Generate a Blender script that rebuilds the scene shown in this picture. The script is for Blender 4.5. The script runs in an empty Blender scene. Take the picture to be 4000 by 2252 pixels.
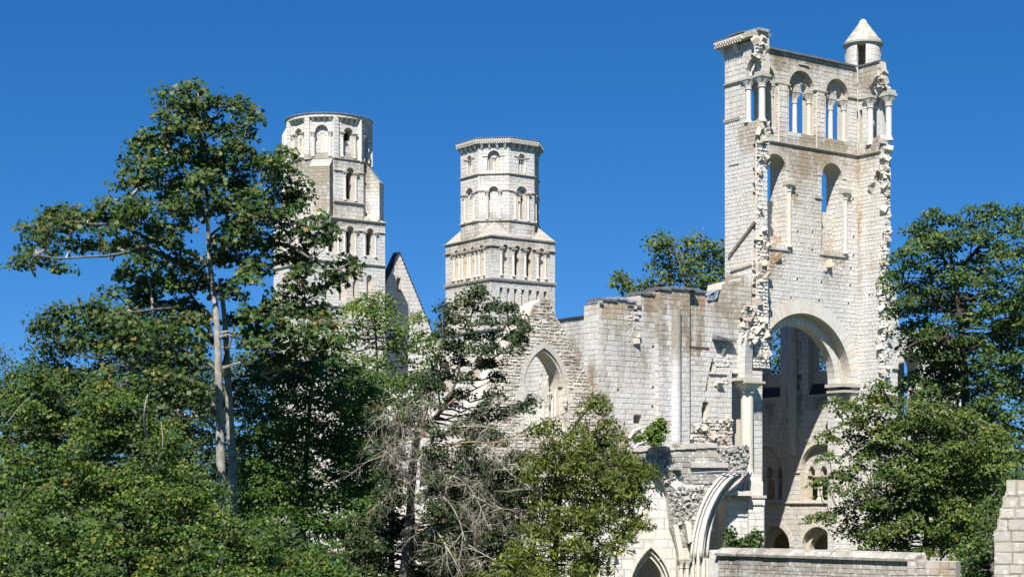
import bpy, math, random
import numpy as np
from mathutils import Vector, Matrix
from mathutils.geometry import tessellate_polygon

random.seed(7); rng = np.random.default_rng(7)
SC = bpy.context.scene
COL = SC.collection
R = math.radians

# ------------------------------------------------------------------ camera
FPX, HOR, EYE = 6700.0, 1950.0, 8.0          # focal length and horizon measured in photo pixels, eye height in metres
cam = bpy.data.cameras.new('camera'); camo = bpy.data.objects.new('camera', cam); COL.objects.link(camo)
camo.location = (0, 0, EYE); camo.rotation_euler = (R(90), 0, 0)
cam.sensor_width = 36; cam.lens = FPX/4000*36; cam.shift_y = (HOR-1126)/4000
cam.clip_start = .5; cam.clip_end = 6000
SC.camera = camo
# ------------------------------------------------------------------ sky, sun, exposure
LIGHT = Vector((.275, 1.33, -1.6)).normalized()      # the way sunlight travels
elev = math.asin(-LIGHT.z)
world = bpy.data.worlds.new('World'); SC.world = world; world.use_nodes = True
nt = world.node_tree; nt.nodes.clear()
sky = nt.nodes.new('ShaderNodeTexSky'); sky.sky_type = 'NISHITA'; sky.sun_disc = False
sky.sun_elevation = elev; sky.sun_rotation = math.atan2(-LIGHT.x, -LIGHT.y)
sky.altitude = 2500; sky.air_density = 1.15; sky.dust_density = 0.0; sky.ozone_density = 6.0
hs = nt.nodes.new('ShaderNodeHueSaturation'); hs.inputs['Saturation'].default_value = 1.27; hs.inputs['Hue'].default_value = .503
bg = nt.nodes.new('ShaderNodeBackground'); bg.inputs[1].default_value = .069
wo = nt.nodes.new('ShaderNodeOutputWorld')
tcd = nt.nodes.new('ShaderNodeTexCoord'); vadd = nt.nodes.new('ShaderNodeVectorMath'); vadd.operation = 'ADD'; vadd.inputs[1].default_value = (0, 0, .10)
vnm = nt.nodes.new('ShaderNodeVectorMath'); vnm.operation = 'NORMALIZE'
nt.links.new(tcd.outputs['Generated'], vadd.inputs[0]); nt.links.new(vadd.outputs[0], vnm.inputs[0]); nt.links.new(vnm.outputs[0], sky.inputs[0])
nt.links.new(sky.outputs[0], hs.inputs['Color']); nt.links.new(hs.outputs[0], bg.inputs[0]); nt.links.new(bg.outputs[0], wo.inputs[0])
sun = bpy.data.lights.new('sun', 'SUN'); sun.energy = 5.0; sun.angle = R(.53); sun.color = (1, .965, .915)
suno = bpy.data.objects.new('sun', sun); COL.objects.link(suno)
suno.rotation_euler = LIGHT.to_track_quat('-Z', 'Y').to_euler(); suno.location = (-10, -40, 60)
SC.view_settings.view_transform = 'Standard'; SC.view_settings.look = 'None'
SC.view_settings.exposure = .9; SC.view_settings.gamma = 1; SC.view_settings.use_curve_mapping = False

# ------------------------------------------------------------------ materials
def newmat(name):
    m = bpy.data.materials.new(name); m.use_nodes = True; t = m.node_tree; t.nodes.clear()
    out = t.nodes.new('ShaderNodeOutputMaterial'); b = t.nodes.new('ShaderNodeBsdfPrincipled')
    t.links.new(b.outputs[0], out.inputs[0]); b.inputs['Specular IOR Level'].default_value = .2
    return m, t, b
def N(t, kind, **kw):
    n = t.nodes.new('ShaderNode'+kind)
    for k, v in kw.items():
        if k in ('operation', 'blend_type', 'data_type', 'attribute_name', 'attribute_type', 'noise_dimensions', 'feature', 'use_clamp'): setattr(n, k, v)
    return n
def stone_mat(name, base, var=.10, warm=(.60, .47, .30), bump=.35, lich=1.0, spots=0.0, scale=1.0, rough=.92):
    m, t, b = newmat(name); L = t.links.new
    geo = N(t, 'NewGeometry'); oi = N(t, 'ObjectInfo'); at = N(t, 'Attribute', attribute_name='stain')
    # per-stone tone
    add = N(t, 'Math', operation='ADD'); L(geo.outputs['Random Per Island'], add.inputs[0]); L(oi.outputs['Random'], add.inputs[1])
    fr = N(t, 'Math', operation='FRACT'); L(add.outputs[0], fr.inputs[0])
    tone = N(t, 'MapRange'); L(fr.outputs[0], tone.inputs[0]); tone.inputs[3].default_value = 1-var; tone.inputs[4].default_value = 1+var*.6
    mul = N(t, 'Math', operation='MULTIPLY'); L(fr.outputs[0], mul.inputs[0]); mul.inputs[1].default_value = 7.31
    fr2 = N(t, 'Math', operation='FRACT'); L(mul.outputs[0], fr2.inputs[0])
    wm = N(t, 'MapRange'); L(fr2.outputs[0], wm.inputs[0]); wm.inputs[1].default_value = .35; wm.inputs[3].default_value = 0; wm.inputs[4].default_value = .42
    c0 = N(t, 'Mix', data_type='RGBA'); c0.inputs[6].default_value = (*base, 1); c0.inputs[7].default_value = (warm[0]*1.05, warm[1]*1.12, warm[2]*1.22, 1)
    L(wm.outputs[0], c0.inputs[0])
    vm = N(t, 'VectorMath', operation='SCALE'); L(c0.outputs[2], vm.inputs[0]); L(tone.outputs[0], vm.inputs[3])
    # mottled weathering in world space
    n1 = N(t, 'TexNoise'); n1.inputs['Scale'].default_value = .9*scale; n1.inputs['Detail'].default_value = 7; n1.inputs['Roughness'].default_value = .65
    mp = N(t, 'Mapping'); mp.inputs['Scale'].default_value = (1.3, 1.3, .28); L(geo.outputs['Position'], mp.inputs[0]); L(mp.outputs[0], n1.inputs[0])
    n2 = N(t, 'TexNoise'); n2.inputs['Scale'].default_value = 7*scale; n2.inputs['Detail'].default_value = 6; n2.inputs['Roughness'].default_value = .7
    L(geo.outputs['Position'], n2.inputs[0])
    n3 = N(t, 'TexNoise'); n3.inputs['Scale'].default_value = .17; n3.inputs['Detail'].default_value = 3; L(geo.outputs['Position'], n3.inputs[0])
    # stain = painted attribute + object colour
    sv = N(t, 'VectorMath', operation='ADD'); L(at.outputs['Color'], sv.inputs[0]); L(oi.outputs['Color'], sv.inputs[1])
    sx = N(t, 'SeparateXYZ'); L(sv.outputs[0], sx.inputs[0])
    nmx = N(t, 'Mix', data_type='FLOAT'); nmx.inputs[0].default_value = .42; L(n1.outputs[0], nmx.inputs[2]); L(n2.outputs[0], nmx.inputs[3])
    def amount(src, lo, hi, k, off):
        a = N(t, 'MapRange'); L(nmx.outputs[0], a.inputs[0]); a.inputs[1].default_value = lo; a.inputs[2].default_value = hi
        s = N(t, 'Math', operation='ADD'); L(src, s.inputs[0]); s.inputs[1].default_value = off
        q = N(t, 'Math', operation='MULTIPLY', use_clamp=True); L(a.outputs[0], q.inputs[0]); L(s.outputs[0], q.inputs[1])
        w = N(t, 'Math', operation='MULTIPLY', use_clamp=True); L(q.outputs[0], w.inputs[0]); w.inputs[1].default_value = k
        return w.outputs[0]
    def mixin(prev, fac, colr):
        x = N(t, 'Mix', data_type='RGBA'); L(fac, x.inputs[0]); L(prev, x.inputs[6]); x.inputs[7].default_value = (*colr, 1); return x.outputs[2]
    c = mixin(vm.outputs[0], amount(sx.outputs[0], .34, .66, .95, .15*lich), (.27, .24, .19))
    c = mixin(c, amount(sx.outputs[1], .38, .66, .85, .015), (.36, .24, .12))
    c = mixin(c, amount(sx.outputs[2], .36, .60, 1.0, .0), (.10, .092, .075))
    # fine pitting darkening
    pm = N(t, 'MapRange'); L(n2.outputs[0], pm.inputs[0]); pm.inputs[1].default_value = .36; pm.inputs[2].default_value = .60; pm.inputs[3].default_value = .80; pm.inputs[4].default_value = 1.06
    v2 = N(t, 'VectorMath', operation='SCALE'); L(c, v2.inputs[0]); L(pm.outputs[0], v2.inputs[3]); c = v2.outputs[0]
    # broad cream / cool drift
    dm = N(t, 'MapRange'); L(n3.outputs[0], dm.inputs[0]); dm.inputs[1].default_value = .35; dm.inputs[2].default_value = .65
    d2 = N(t, 'Mix', data_type='RGBA', blend_type='MULTIPLY'); d2.inputs[0].default_value = .55
    dc = N(t, 'Mix', data_type='RGBA'); L(dm.outputs[0], dc.inputs[0]); dc.inputs[6].default_value = (1.0, .94, .84, 1); dc.inputs[7].default_value = (.93, .95, .98, 1)
    L(c, d2.inputs[6]); L(dc.outputs[2], d2.inputs[7]); c = d2.outputs[2]
    if spots > 0:
        vo = N(t, 'TexVoronoi'); vo.inputs['Scale'].default_value = 4.2; L(geo.outputs['Position'], vo.inputs[0])
        sm = N(t, 'MapRange'); L(vo.outputs['Distance'], sm.inputs[0]); sm.inputs[1].default_value = .30; sm.inputs[2].default_value = .22; sm.inputs[3].default_value = 0; sm.inputs[4].default_value = spots
        g = N(t, 'Mix', data_type='RGBA'); L(sm.outputs[0], g.inputs[0]); L(c, g.inputs[6]); g.inputs[7].default_value = (.66, .65, .62, 1); c = g.outputs[2]
    L(c, b.inputs['Base Color']); b.inputs['Roughness'].default_value = rough
    bp = N(t, 'Bump'); bp.inputs['Strength'].default_value = bump; bp.inputs['Distance'].default_value = .05
    L(n2.outputs[0], bp.inputs['Height']); L(bp.outputs[0], b.inputs['Normal'])
    return m
M = {}
M['ashlar'] = stone_mat('pale_ashlar', (.63, .617, .592), var=.075, warm=(.60, .51, .385), bump=.5, lich=1.5)
M['core'] = stone_mat('mortar', (.53, .49, .43), var=.03, bump=.5)
M['reveal'] = stone_mat('dressed_reveal', (.57, .55, .51), var=.05, bump=.4)
M['rubble'] = stone_mat('rubble_stone', (.60, .56, .49), var=.22, warm=(.60, .48, .34), bump=.6, scale=1.6)
M['rawcore'] = stone_mat('raw_rubble_core', (.56, .50, .42), var=.22, warm=(.60, .50, .38), bump=.7, scale=1.8, lich=.4)
M['grey_rubble'] = stone_mat('lichened_rubble', (.30, .29, .265), var=.38, warm=(.50, .44, .36), bump=.6, spots=.75, scale=1.6, lich=2.0)
M['dressed'] = stone_mat('dressed_stone', (.61, .585, .54), var=.06, bump=.2)
M['band'] = stone_mat('weathered_band', (.44, .415, .365), var=.08, bump=.4, lich=2.2)
M['old_wall'] = stone_mat('old_grey_wall', (.44, .42, .385), var=.25, warm=(.46, .38, .29), bump=.5, spots=.35, lich=2.0)
def plain(name, colr, rough=.6, metal=0, noise=.25, sc=6):
    m, t, b = newmat(name); L = t.links.new
    n = N(t, 'TexNoise'); n.inputs['Scale'].default_value = sc; n.inputs['Detail'].default_value = 5
    g = N(t, 'NewGeometry'); L(g.outputs['Position'], n.inputs[0])
    mr = N(t, 'MapRange'); L(n.outputs[0], mr.inputs[0]); mr.inputs[1].default_value = .3; mr.inputs[2].default_value = .7; mr.inputs[3].default_value = 1-noise; mr.inputs[4].default_value = 1+noise
    v = N(t, 'VectorMath', operation='SCALE'); v.inputs[0].default_value = colr; L(mr.outputs[0], v.inputs[3]); L(v.outputs[0], b.inputs['Base Color'])
    b.inputs['Roughness'].default_value = rough; b.inputs['Metallic'].default_value = metal
    bp = N(t, 'Bump'); bp.inputs['Strength'].default_value = .4; bp.inputs['Distance'].default_value = .03; L(n.outputs[0], bp.inputs['Height']); L(bp.outputs[0], b.inputs['Normal'])
    return m
M['lead'] = plain('lead_sheet', (.12, .125, .135), .8, .0, .35, 3)
M['lead_shiny'] = plain('crumpled_lead', (.32, .34, .38), .38, .3, .4, 4)
M['slate'] = plain('dark_slate', (.035, .036, .042), .6, 0, .4, 5)
M['iron'] = plain('galvanised_iron', (.45, .48, .52), .4, .6, .15)
M['roofscar'] = plain('sooty_mortar', (.16, .145, .12), .9, 0, .5, 5)
M['slot_shade'] = plain('slot_shadow_dark', (.07, .055, .045), .85, 0, .4, 8)  # near-black, used only for the painted shadow line of a beam slot
M['bark_pale'] = plain('pale_smooth_bark', (.26, .245, .21), .9, 0, .38, 5)
M['bark_dark'] = plain('dark_bark', (.06, .05, .04), .95, 0, .4, 9)
M['bark_brown'] = plain('brown_grey_bark', (.12, .10, .085), .95, 0, .45, 9)
M['bark_grey'] = plain('grey_bark', (.12, .108, .088), .95, 0, .4, 9)
M['bark_red'] = plain('reddish_bark', (.24, .15, .10), .95, 0, .5, 9)
M['deadwood'] = plain('bleached_deadwood', (.29, .255, .20), .95, 0, .35, 9)
M['orangewood'] = plain('orange_twig', (.30, .20, .09), .9, 0, .3, 9)
M['grass'] = plain('meadow_grass', (.06, .085, .025), .95, 0, .5, .7)
M['path'] = plain('gravel_path', (.30, .27, .22), .95, 0, .25, 3)
def leaf_mat():
    m, t, b = newmat('leaf'); L = t.links.new
    a = N(t, 'Attribute', attribute_name='tint'); L(a.outputs['Color'], b.inputs['Base Color'])
    b.inputs['Roughness'].default_value = .5; b.inputs['Specular IOR Level'].default_value = .25
    tr = N(t, 'BsdfTranslucent'); hv = N(t, 'HueSaturation'); hv.inputs['Value'].default_value = 1.3; hv.inputs['Saturation'].default_value = 1.1
    L(a.outputs['Color'], hv.inputs['Color']); L(hv.outputs[0], tr.inputs[0])
    mx = N(t, 'MixShader'); mx.inputs[0].default_value = .28
    out = [n for n in t.nodes if n.type == 'OUTPUT_MATERIAL'][0]
    L(b.outputs[0], mx.inputs[1]); L(tr.outputs[0], mx.inputs[2]); L(mx.outputs[0], out.inputs[0])
    return m
M['leaf'] = leaf_mat()

# ------------------------------------------------------------------ object helpers
def thing(name, label, cat, loc=(0, 0, 0), group=None):
    o = bpy.data.objects.new(name, None); COL.objects.link(o); o.location = loc
    o['label'] = label; o['category'] = cat
    if group: o['group'] = group
    o.empty_display_size = .3
    return o
def link(name, me, mat, parent=None, stuff=False, label=None, gparent=None):
    o = bpy.data.objects.new(name, me); COL.objects.link(o)
    if mat is not None and not me.materials: me.materials.append(mat)
    if parent is not None:
        root = parent; off = Vector(root.location)
        while root.parent is not None:
            root = root.parent; off = Vector(root.location) if root.type == 'EMPTY' else off
        o.parent = parent
        if parent.type == 'EMPTY': o.matrix_parent_inverse = Matrix.Translation(-Vector(parent.location))
        # mesh parents are baked in world space: their own matrix is already identity
    if stuff: o['kind'] = 'stuff'
    if label: o['label'] = label
    o.color = (0, 0, 0, 1)
    return o
class MB:
    def __init__(s): s.v = []; s.f = []
    def poly(s, pts):
        i = len(s.v); s.v += [tuple(p) for p in pts]; s.f.append(tuple(range(i, i+len(pts))))
    def hexa(s, p):      # 8 points: 0-3 back/bottom loop, 4-7 front/top loop
        i = len(s.v); s.v += [tuple(q) for q in p]
        for a in ((0, 3, 2, 1), (4, 5, 6, 7), (0, 1, 5, 4), (1, 2, 6, 5), (2, 3, 7, 6), (3, 0, 4, 7)): s.f.append(tuple(i+k for k in a))
    def lathe(s, c, prof, n=14, squash=None, a0=0):
        i = len(s.v)
        for r, z in prof:
            for k in range(n):
                a = 2*math.pi*k/n+a0; s.v.append((c[0]+r*math.cos(a), c[1]+r*math.sin(a), c[2]+z))
        m = len(prof)
        for j in range(m-1):
            for k in range(n):
                s.f.append((i+j*n+k, i+j*n+(k+1) % n, i+(j+1)*n+(k+1) % n, i+(j+1)*n+k))
        s.f.append(tuple(i+(m-1)*n+k for k in range(n))); s.f.append(tuple(i+k for k in reversed(range(n))))
    def tube(s, pts, rad, n=6):
        P = [Vector(p) for p in pts]; i = len(s.v); m = len(P); ref = Vector((.31, .2, .93))
        for j, p in enumerate(P):
            d = (P[min(j+1, m-1)]-P[max(j-1, 0)]).normalized(); x = d.cross(ref)
            if x.length < .05: x = d.cross(Vector((1, 0, 0)))
            x.normalize(); y = d.cross(x); r = rad[j] if hasattr(rad, '__len__') else rad
            for k in range(n):
                a = 2*math.pi*k/n; s.v.append(tuple(p+x*(r*math.cos(a))+y*(r*math.sin(a))))
        for j in range(m-1):
            for k in range(n):
                s.f.append((i+j*n+k, i+(j+1)*n+k, i+(j+1)*n+(k+1) % n, i+j*n+(k+1) % n))
        s.f.append(tuple(i+k for k in range(n))); s.f.append(tuple(i+(m-1)*n+k for k in reversed(range(n))))
    def mesh(s, name):
        me = bpy.data.meshes.new(name); me.from_pydata(s.v, [], s.f); me.update(); return me
    def build(s, name, mat, parent=None, smooth=False, fix=False, **kw):
        me = s.mesh(name)
        if fix:
            import bmesh
            bm = bmesh.new(); bm.from_mesh(me); bmesh.ops.recalc_face_normals(bm, faces=bm.faces); bm.to_mesh(me); bm.free()
        if smooth: me.polygons.foreach_set('use_smooth', [True]*len(me.polygons))
        return link(name, me, mat, parent, **kw)

TH = R(35.7); CU = (math.cos(TH), math.sin(TH)); CV = (-math.sin(TH), math.cos(TH))
class Face:
    """a vertical wall plane: a runs along it (left to right seen from outside), t runs into the wall"""
    def __init__(s, O, ang):
        s.O = O; s.d = (math.cos(ang), math.sin(ang)); s.w = (-math.sin(ang), math.cos(ang)); s.ang = ang
    def P(s, a, z, t=0.0):
        return (s.O[0]+a*s.d[0]+t*s.w[0], s.O[1]+a*s.d[1]+t*s.w[1], z)
    def q(s, px, py, t=0.0):
        p = (px-2000)/FPX; X = s.O[0]+t*s.w[0]; Y = s.O[1]+t*s.w[1]
        a = (p*Y-X)/(s.d[0]-p*s.d[1]); return (a, EYE+(HOR-py)/FPX*(Y+a*s.d[1]))
    def a(s, px, t=0.0): return s.q(px, 0, t)[0]
    def basis(s):
        return Matrix(((s.d[0], s.w[0], 0), (s.d[1], s.w[1], 0), (0, 0, 1)))
def proj(p): return (2000+p[0]/p[1]*FPX, HOR-(p[2]-EYE)/p[1]*FPX)
def off(O, u, v): return (O[0]+u*CU[0]+v*CV[0], O[1]+u*CU[1]+v*CV[1])

def arc(a0, a1, zs, pointed=0.0, n=14, grow=0.0, rise=None):
    """arch curve left to right; pointed>0 shifts the two centres apart; grow offsets outwards"""
    c = (a0+a1)/2; w = (a1-a0)/2
    if pointed <= 0:
        k = (rise or w)/w
        return [(c-(w+grow)*math.cos(math.pi*i/n), zs+(w*k+grow)*math.sin(math.pi*i/n)) for i in range(n+1)]
    e = pointed*w; r = w+e; rg = r+grow; ang = math.acos(e/rg); pts = []
    h = n//2
    for i in range(h+1): 
        t = ang*i/h; pts.append((c+e-rg*math.cos(t), zs+rg*math.sin(t)))
    for i in range(h-1, -1, -1):
        t = ang*i/h; pts.append((c-e+rg*math.cos(t), zs+rg*math.sin(t)))
    return pts
def arch_poly(a0, a1, zs, zb, **kw): return [(a0, zb)]+arc(a0, a1, zs, **kw)+[(a1, zb)]
def cut_poly(a0, a1, zs, zb, vw, **kw):
    return [(a0, zb)]+([(a0, zs-.01)] if vw else [])+arc(a0, a1, zs, grow=vw, **kw)+([(a1, zs-.01)] if vw else [])+[(a1, zb)]
def spans(poly, z):
    xs = []
    n = len(poly)
    for i in range(n):
        (x0, z0), (x1, z1) = poly[i], poly[(i+1) % n]
        if (z0 <= z) != (z1 <= z): xs.append(x0+(z-z0)/(z1-z0)*(x1-x0))
    xs.sort(); return [(xs[i], xs[i+1]) for i in range(0, len(xs)-1, 2)]
def subtract(iv, cuts):
    for c0, c1 in cuts:
        o = []
        for a, b in iv:
            if c1 <= a or c0 >= b: o.append((a, b)); continue
            if c0 > a: o.append((a, c0))
            if c1 < b: o.append((c1, b))
        iv = o
    return iv

STAINS = []       # (px, py, rx, ry, (grey, rust, dark)): where each real stain lies on the masonry
def stain_at(p, base=(0, 0, 0)):
    x, y = proj(p); s = list(base)
    for cx, cy, rx, ry, c in STAINS:
        d = ((x-cx)/rx)**2+((y-cy)/ry)**2
        if d < 1.6:
            k = max(0, min(1, (1.6-d)/1.1))
            for i in range(3): s[i] = min(2.0, s[i]+c[i]*k*(1.5, .95, 1.3)[i])
    return s

class Building:
    """collects masonry for one thing"""
    def __init__(s, name, label, cat, loc, group=None, stone='ashlar', core='core', base=(0, 0, 0)):
        s.root = thing(name, label, cat, loc, group); s.stones = []; s.core = MB(); s.vous = []; s.stone = M[stone]; s.coremat = M[core]; s.base = base; s.rub = []
    def layer(s, f, outline, holes, t0, t1, m=(0, 0), back=True, mb=None):
        mb = mb or s.core
        amin = min(p[0] for p in outline); amax = max(p[0] for p in outline)
        def A(a, t):
            if a-amin < 1e-4: return a+m[0]*t
            if amax-a < 1e-4: return a-m[1]*t
            return a
        loops = [outline]+list(holes)
        tris = tessellate_polygon([[Vector((p[0], p[1], 0)) for p in l] for l in loops])
        flat = [p for l in loops for p in l]
        i0 = len(mb.v)
        mb.v += [f.P(A(p[0], t0), p[1], t0) for p in flat]
        i1 = len(mb.v)
        mb.v += [f.P(A(p[0], t1), p[1], t1) for p in flat]
        for t in tris:
            (ax, az), (bx, bz), (cx, cz) = flat[t[0]], flat[t[1]], flat[t[2]]
            ccw = (bx-ax)*(cz-az)-(bz-az)*(cx-ax) > 0
            q = t if ccw else (t[0], t[2], t[1])
            mb.f.append((i0+q[0], i0+q[1], i0+q[2]))
            if back: mb.f.append((i1+q[0], i1+q[2], i1+q[1]))
        k = 0
        for l in loops:
            n = len(l)
            for j in range(n):
                a = k+j; b = k+(j+1) % n; mb.f.append((i0+a, i1+a, i1+b, i0+b))
            k += n
    def lay(s, f, region, cuts=(), t=0.0, ch=.33, ln=(.32, .62), proud=.016, gap=.014, z0=None, z1=None, jit=.012, rough=.010):
        zmin = min(p[1] for p in region) if z0 is None else z0; zmax = max(p[1] for p in region) if z1 is None else z1
        z = zmin
        while z < zmax-.08:
            h = min(ch*random.uniform(.78, 1.2), zmax-z)
            if zmax-z-h < .12: h = zmax-z
            zm = z+h*.5
            iv = subtract(spans(region, zm), [c for cp in cuts for c in spans(cp, zm)])
            for a0, a1 in iv:
                if a1-a0 < .07: continue
                a = a0
                while a < a1-1e-3:
                    w = random.uniform(*ln)
                    if a == a0: w *= random.uniform(.5, 1)
                    if a1-a-w < ln[0]*.5: w = a1-a
                    s.stones.append((f, a+gap/2, a+w-gap/2, z+gap/2, z+h-gap/2, t, proud*random.uniform(.35, 1.3), rough, jit))
                    a += w
            z += h
    def ring(s, f, a0, a1, zs, vw, n=9, t=0.0, depth=.3, proud=.035, part='arch_stone', **kw):
        A = arc(a0, a1, zs, n=n if not kw.get('pointed') else (n+n % 2), **kw)
        k = dict(kw); B = arc(a0, a1, zs, n=len(A)-1, grow=vw, **kw)
        for i in range(len(A)-1):
            g = .03
            def L(P, Q, x): return (P[0]+(Q[0]-P[0])*x, P[1]+(Q[1]-P[1])*x)
            q = [L(A[i], A[i+1], g), L(A[i], A[i+1], 1-g), L(B[i], B[i+1], 1-g), L(B[i], B[i+1], g)]
            c = ((A[i][0]+A[i+1][0])/2, (A[i][1]+A[i+1][1])/2)
            cx = ((a0+a1)/2, zs)
            # inner edge 1.5 cm inside the opening so it is proud of the reveal
            dx = (cx[0]-c[0], cx[1]-c[1]); l = math.hypot(*dx) or 1
            for j in (0, 1): q[j] = (q[j][0]+dx[0]/l*.015, q[j][1]+dx[1]/l*.015)
            pr = proud*random.uniform(.6, 1.4)
            s.vous.append((part, [f.P(p[0], p[1], t+depth) for p in q], [f.P(p[0], p[1], t-pr) for p in q]))
    def column(s, f, a, z0, z1, r, t=0.0, cap=.42, base=.25, mat=None, n=12, capital=True):
        mat = mat or M['dressed']
        c = f.P(a, z0, t); h = z1-z0
        if capital:
            mb = MB(); mb.lathe(c, [(r, base), (r*.97, h*.5), (r*.94, h-cap)], n); sh = mb.build('column', mat, s.root, smooth=False)
            mb = MB(); rs = r*1.75
            mb.lathe(c, [(r*1.25, h-cap-.05), (r*1.25, h-cap)], n)
            i = len(mb.v)
            prof = [(r*1.0, h-cap, 0), (r*1.25, h-cap*.7, .2), (rs, h-cap*.32, .9), (rs, h-cap*.22, 1)]
            m = 16
            for rr, z, sq in prof:
                for k in range(m):
                    an = 2*math.pi*k/m+f.ang+math.pi/4*0; ca, sa = math.cos(an-f.ang), math.sin(an-f.ang)
                    mx = max(abs(ca), abs(sa)); kx = (1-sq)+sq/mx; x, y = rr*ca*kx, rr*sa*kx
                    mb.v.append((c[0]+x*f.d[0]+y*f.w[0], c[1]+x*f.d[1]+y*f.w[1], c[2]+z))
            for j in range(3):
                for k in range(m): mb.f.append((i+j*m+k, i+j*m+(k+1) % m, i+(j+1)*m+(k+1) % m, i+(j+1)*m+k))
            mb.build('capital', mat, sh)
            mb = MB(); s.boxm(mb, f, a-rs*1.12, a+rs*1.12, z1-cap*.22, z1, t-rs*1.12, t+rs*1.12); mb.build('abacus', M['band'], sh)
            if base > 0:
                mb = MB(); mb.lathe(c, [(r*1.5, 0), (r*1.5, base*.4), (r*1.15, base*.7), (r*1.2, base*.85), (r, base)], n); mb.build('base', mat, sh)
        else:
            mb = MB(); mb.lathe(c, [(r, 0), (r*.97, h)], n); sh = mb.build('column', mat, s.root)
        return sh
    def boxm(s, mb, f, a0, a1, z0, z1, t0, t1, slope=0):
        mb.hexa([f.P(a0, z0, t1), f.P(a1, z0, t1), f.P(a1, z1, t1), f.P(a0, z1, t1), f.P(a0, z0, t0), f.P(a1, z0, t0), f.P(a1, z1-slope, t0), f.P(a0, z1-slope, t0)])
    def box(s, name, f, a0, a1, z0, z1, t0, t1, mat='band', slope=0, label=None):
        mb = MB(); s.boxm(mb, f, a0, a1, z0, z1, t0, t1, slope); return mb.build(name, M[mat], s.root, fix=True, label=label)
    def string(s, f, a0, a1, z, h=.16, p=.14, t=0.0, mat='band', billets=False, L=1.1):
        # string course laid in lengths
        n = max(1, round((a1-a0)/L)); w = (a1-a0)/n
        for i in range(n):
            x0, x1 = a0+i*w, a0+(i+1)*w-.012
            mb = MB(); pj = p*random.uniform(.9, 1.1)
            if billets:
                s.boxm(mb, f, x0, x1, z+h*.62, z+h, t-pj, t+.1); s.boxm(mb, f, x0, x1, z, z+h*.6, t-pj*.45, t+.1)
                k = max(2, round((x1-x0)/.17)); bw = (x1-x0)/k
                for j in range(k): s.boxm(mb, f, x0+j*bw+.02, x0+(j+.55)*bw, z+.02, z+h*.6, t-pj*.9, t-pj*.4)
            else:
                i0 = [f.P(x0, z, t-pj*.25), f.P(x1, z, t-pj*.25), f.P(x1, z+h*.45, t-pj), f.P(x0, z+h*.45, t-pj), f.P(x0, z+h*.8, t-pj), f.P(x1, z+h*.8, t-pj), f.P(x1, z+h, t+.05), f.P(x0, z+h, t+.05)]
                for q in ((0, 1, 2, 3), (3, 2, 5, 4), (4, 5, 6, 7)): mb.poly([i0[k] for k in q])
                mb.poly([f.P(x0, z, t-pj*.25), i0[3], i0[4], i0[7]]); mb.poly([i0[1], i0[6], i0[5], i0[2]]); mb.poly([f.P(x0, z, t+.05), f.P(x1, z, t+.05), i0[1], i0[0]])
            mb.build('string_course', M[mat], s.root)
    def rubble(s, f, region, n, t=(-.1, .1), size=(.12, .32), cuts=()):
        """loose faced core stones sticking out of a broken wall"""
        zs = [p[1] for p in region]; 
        for _ in range(n):
            for _try in range(12):
                z = random.uniform(min(zs), max(zs)); iv = subtract(spans(region, z), [c for cp in cuts for c in spans(cp, z)])
                if not iv: continue
                tot = sum(b-a for a, b in iv); x = random.uniform(0, tot)
                for a, b in iv:
                    if x <= b-a: break
                    x -= b-a
                s.rub.append((f.P(a+x, z, random.uniform(*t)), random.uniform(*size))); break
    def torn(s, f, region, t=0.0, ch=.24, depth=.16, n=40):
        z0 = min(p[1] for p in region)
        s.lay(f, region, t=t+.02, ch=ch, ln=(.16, .5), proud=depth*.6, gap=.03, jit=.03, rough=depth*.4)
        s.rubble(f, region, int(n*.35), t=(t-depth*.4, t+.1), size=(.34, .7))
    def finish(s, maxparts=280):
        root = s.root
        # ---- stones
        st = s.stones
        if st:
            vis = []
            for k, q in enumerate(st):
                f = q[0]; p = f.P((q[1]+q[2])/2, (q[3]+q[4])/2, q[5]); x, y = proj(p)
                facing = (-f.w[0]*(-p[0])+-f.w[1]*(-p[1])) > 0
                ok = facing and 0 < x < 4000 and 0 < y < 2252
                vis.append(((q[2]-q[1])*(q[4]-q[3])/p[1]**2 if ok else 0, k))
            vis.sort(reverse=True); single = set(k for a, k in vis[:maxparts] if a > 0)
            vs = []; fs = []; cols = []
            for k, (f, a0, a1, z0, z1, t, pr, rough, jit) in enumerate(st):
                w = a1-a0; h = z1-z0; b = min(.035, w*.2, h*.2)
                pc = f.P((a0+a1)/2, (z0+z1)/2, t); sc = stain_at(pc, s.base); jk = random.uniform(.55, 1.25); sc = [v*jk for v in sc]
                if rough < .012:
                    i = len(vs); e = .014; vs += [f.P(a0-e, z0-e, t-.003), f.P(a1+e, z0-e, t-.003), f.P(a1+e, z1+e, t-.003), f.P(a0-e, z1+e, t-.003)]; fs.append((i, i+1, i+2, i+3)); cols += [(sc[0]+.5, sc[1]+.12, sc[2]+.04, 1)]*4
                if k in single:
                    me = UNIT[k % len(UNIT)]
                    o = bpy.data.objects.new('stone', me); COL.objects.link(o)
                    Rm = f.basis().to_4x4(); D = Matrix.Diagonal((w, .12, h, 1))
                    T = Matrix.Translation(f.P((a0+a1)/2, (z0+z1)/2, t-pr))
                    tilt = Matrix.Rotation(random.gauss(0, rough), 4, 'Z') @ Matrix.Rotation(random.gauss(0, rough), 4, 'X')
                    o.parent = root; o.matrix_parent_inverse = Matrix.Translation(-Vector(root.location))
                    o.matrix_basis = T @ Rm @ tilt @ D; o.color = (*sc, 1)
                    o.material_slots[0].link = 'OBJECT'; o.material_slots[0].material = s.stone
                    continue
                i = len(vs); j = lambda: random.uniform(-jit, jit)
                tt = [t-pr+random.gauss(0, rough)*.5 for _ in range(4)]
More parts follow.
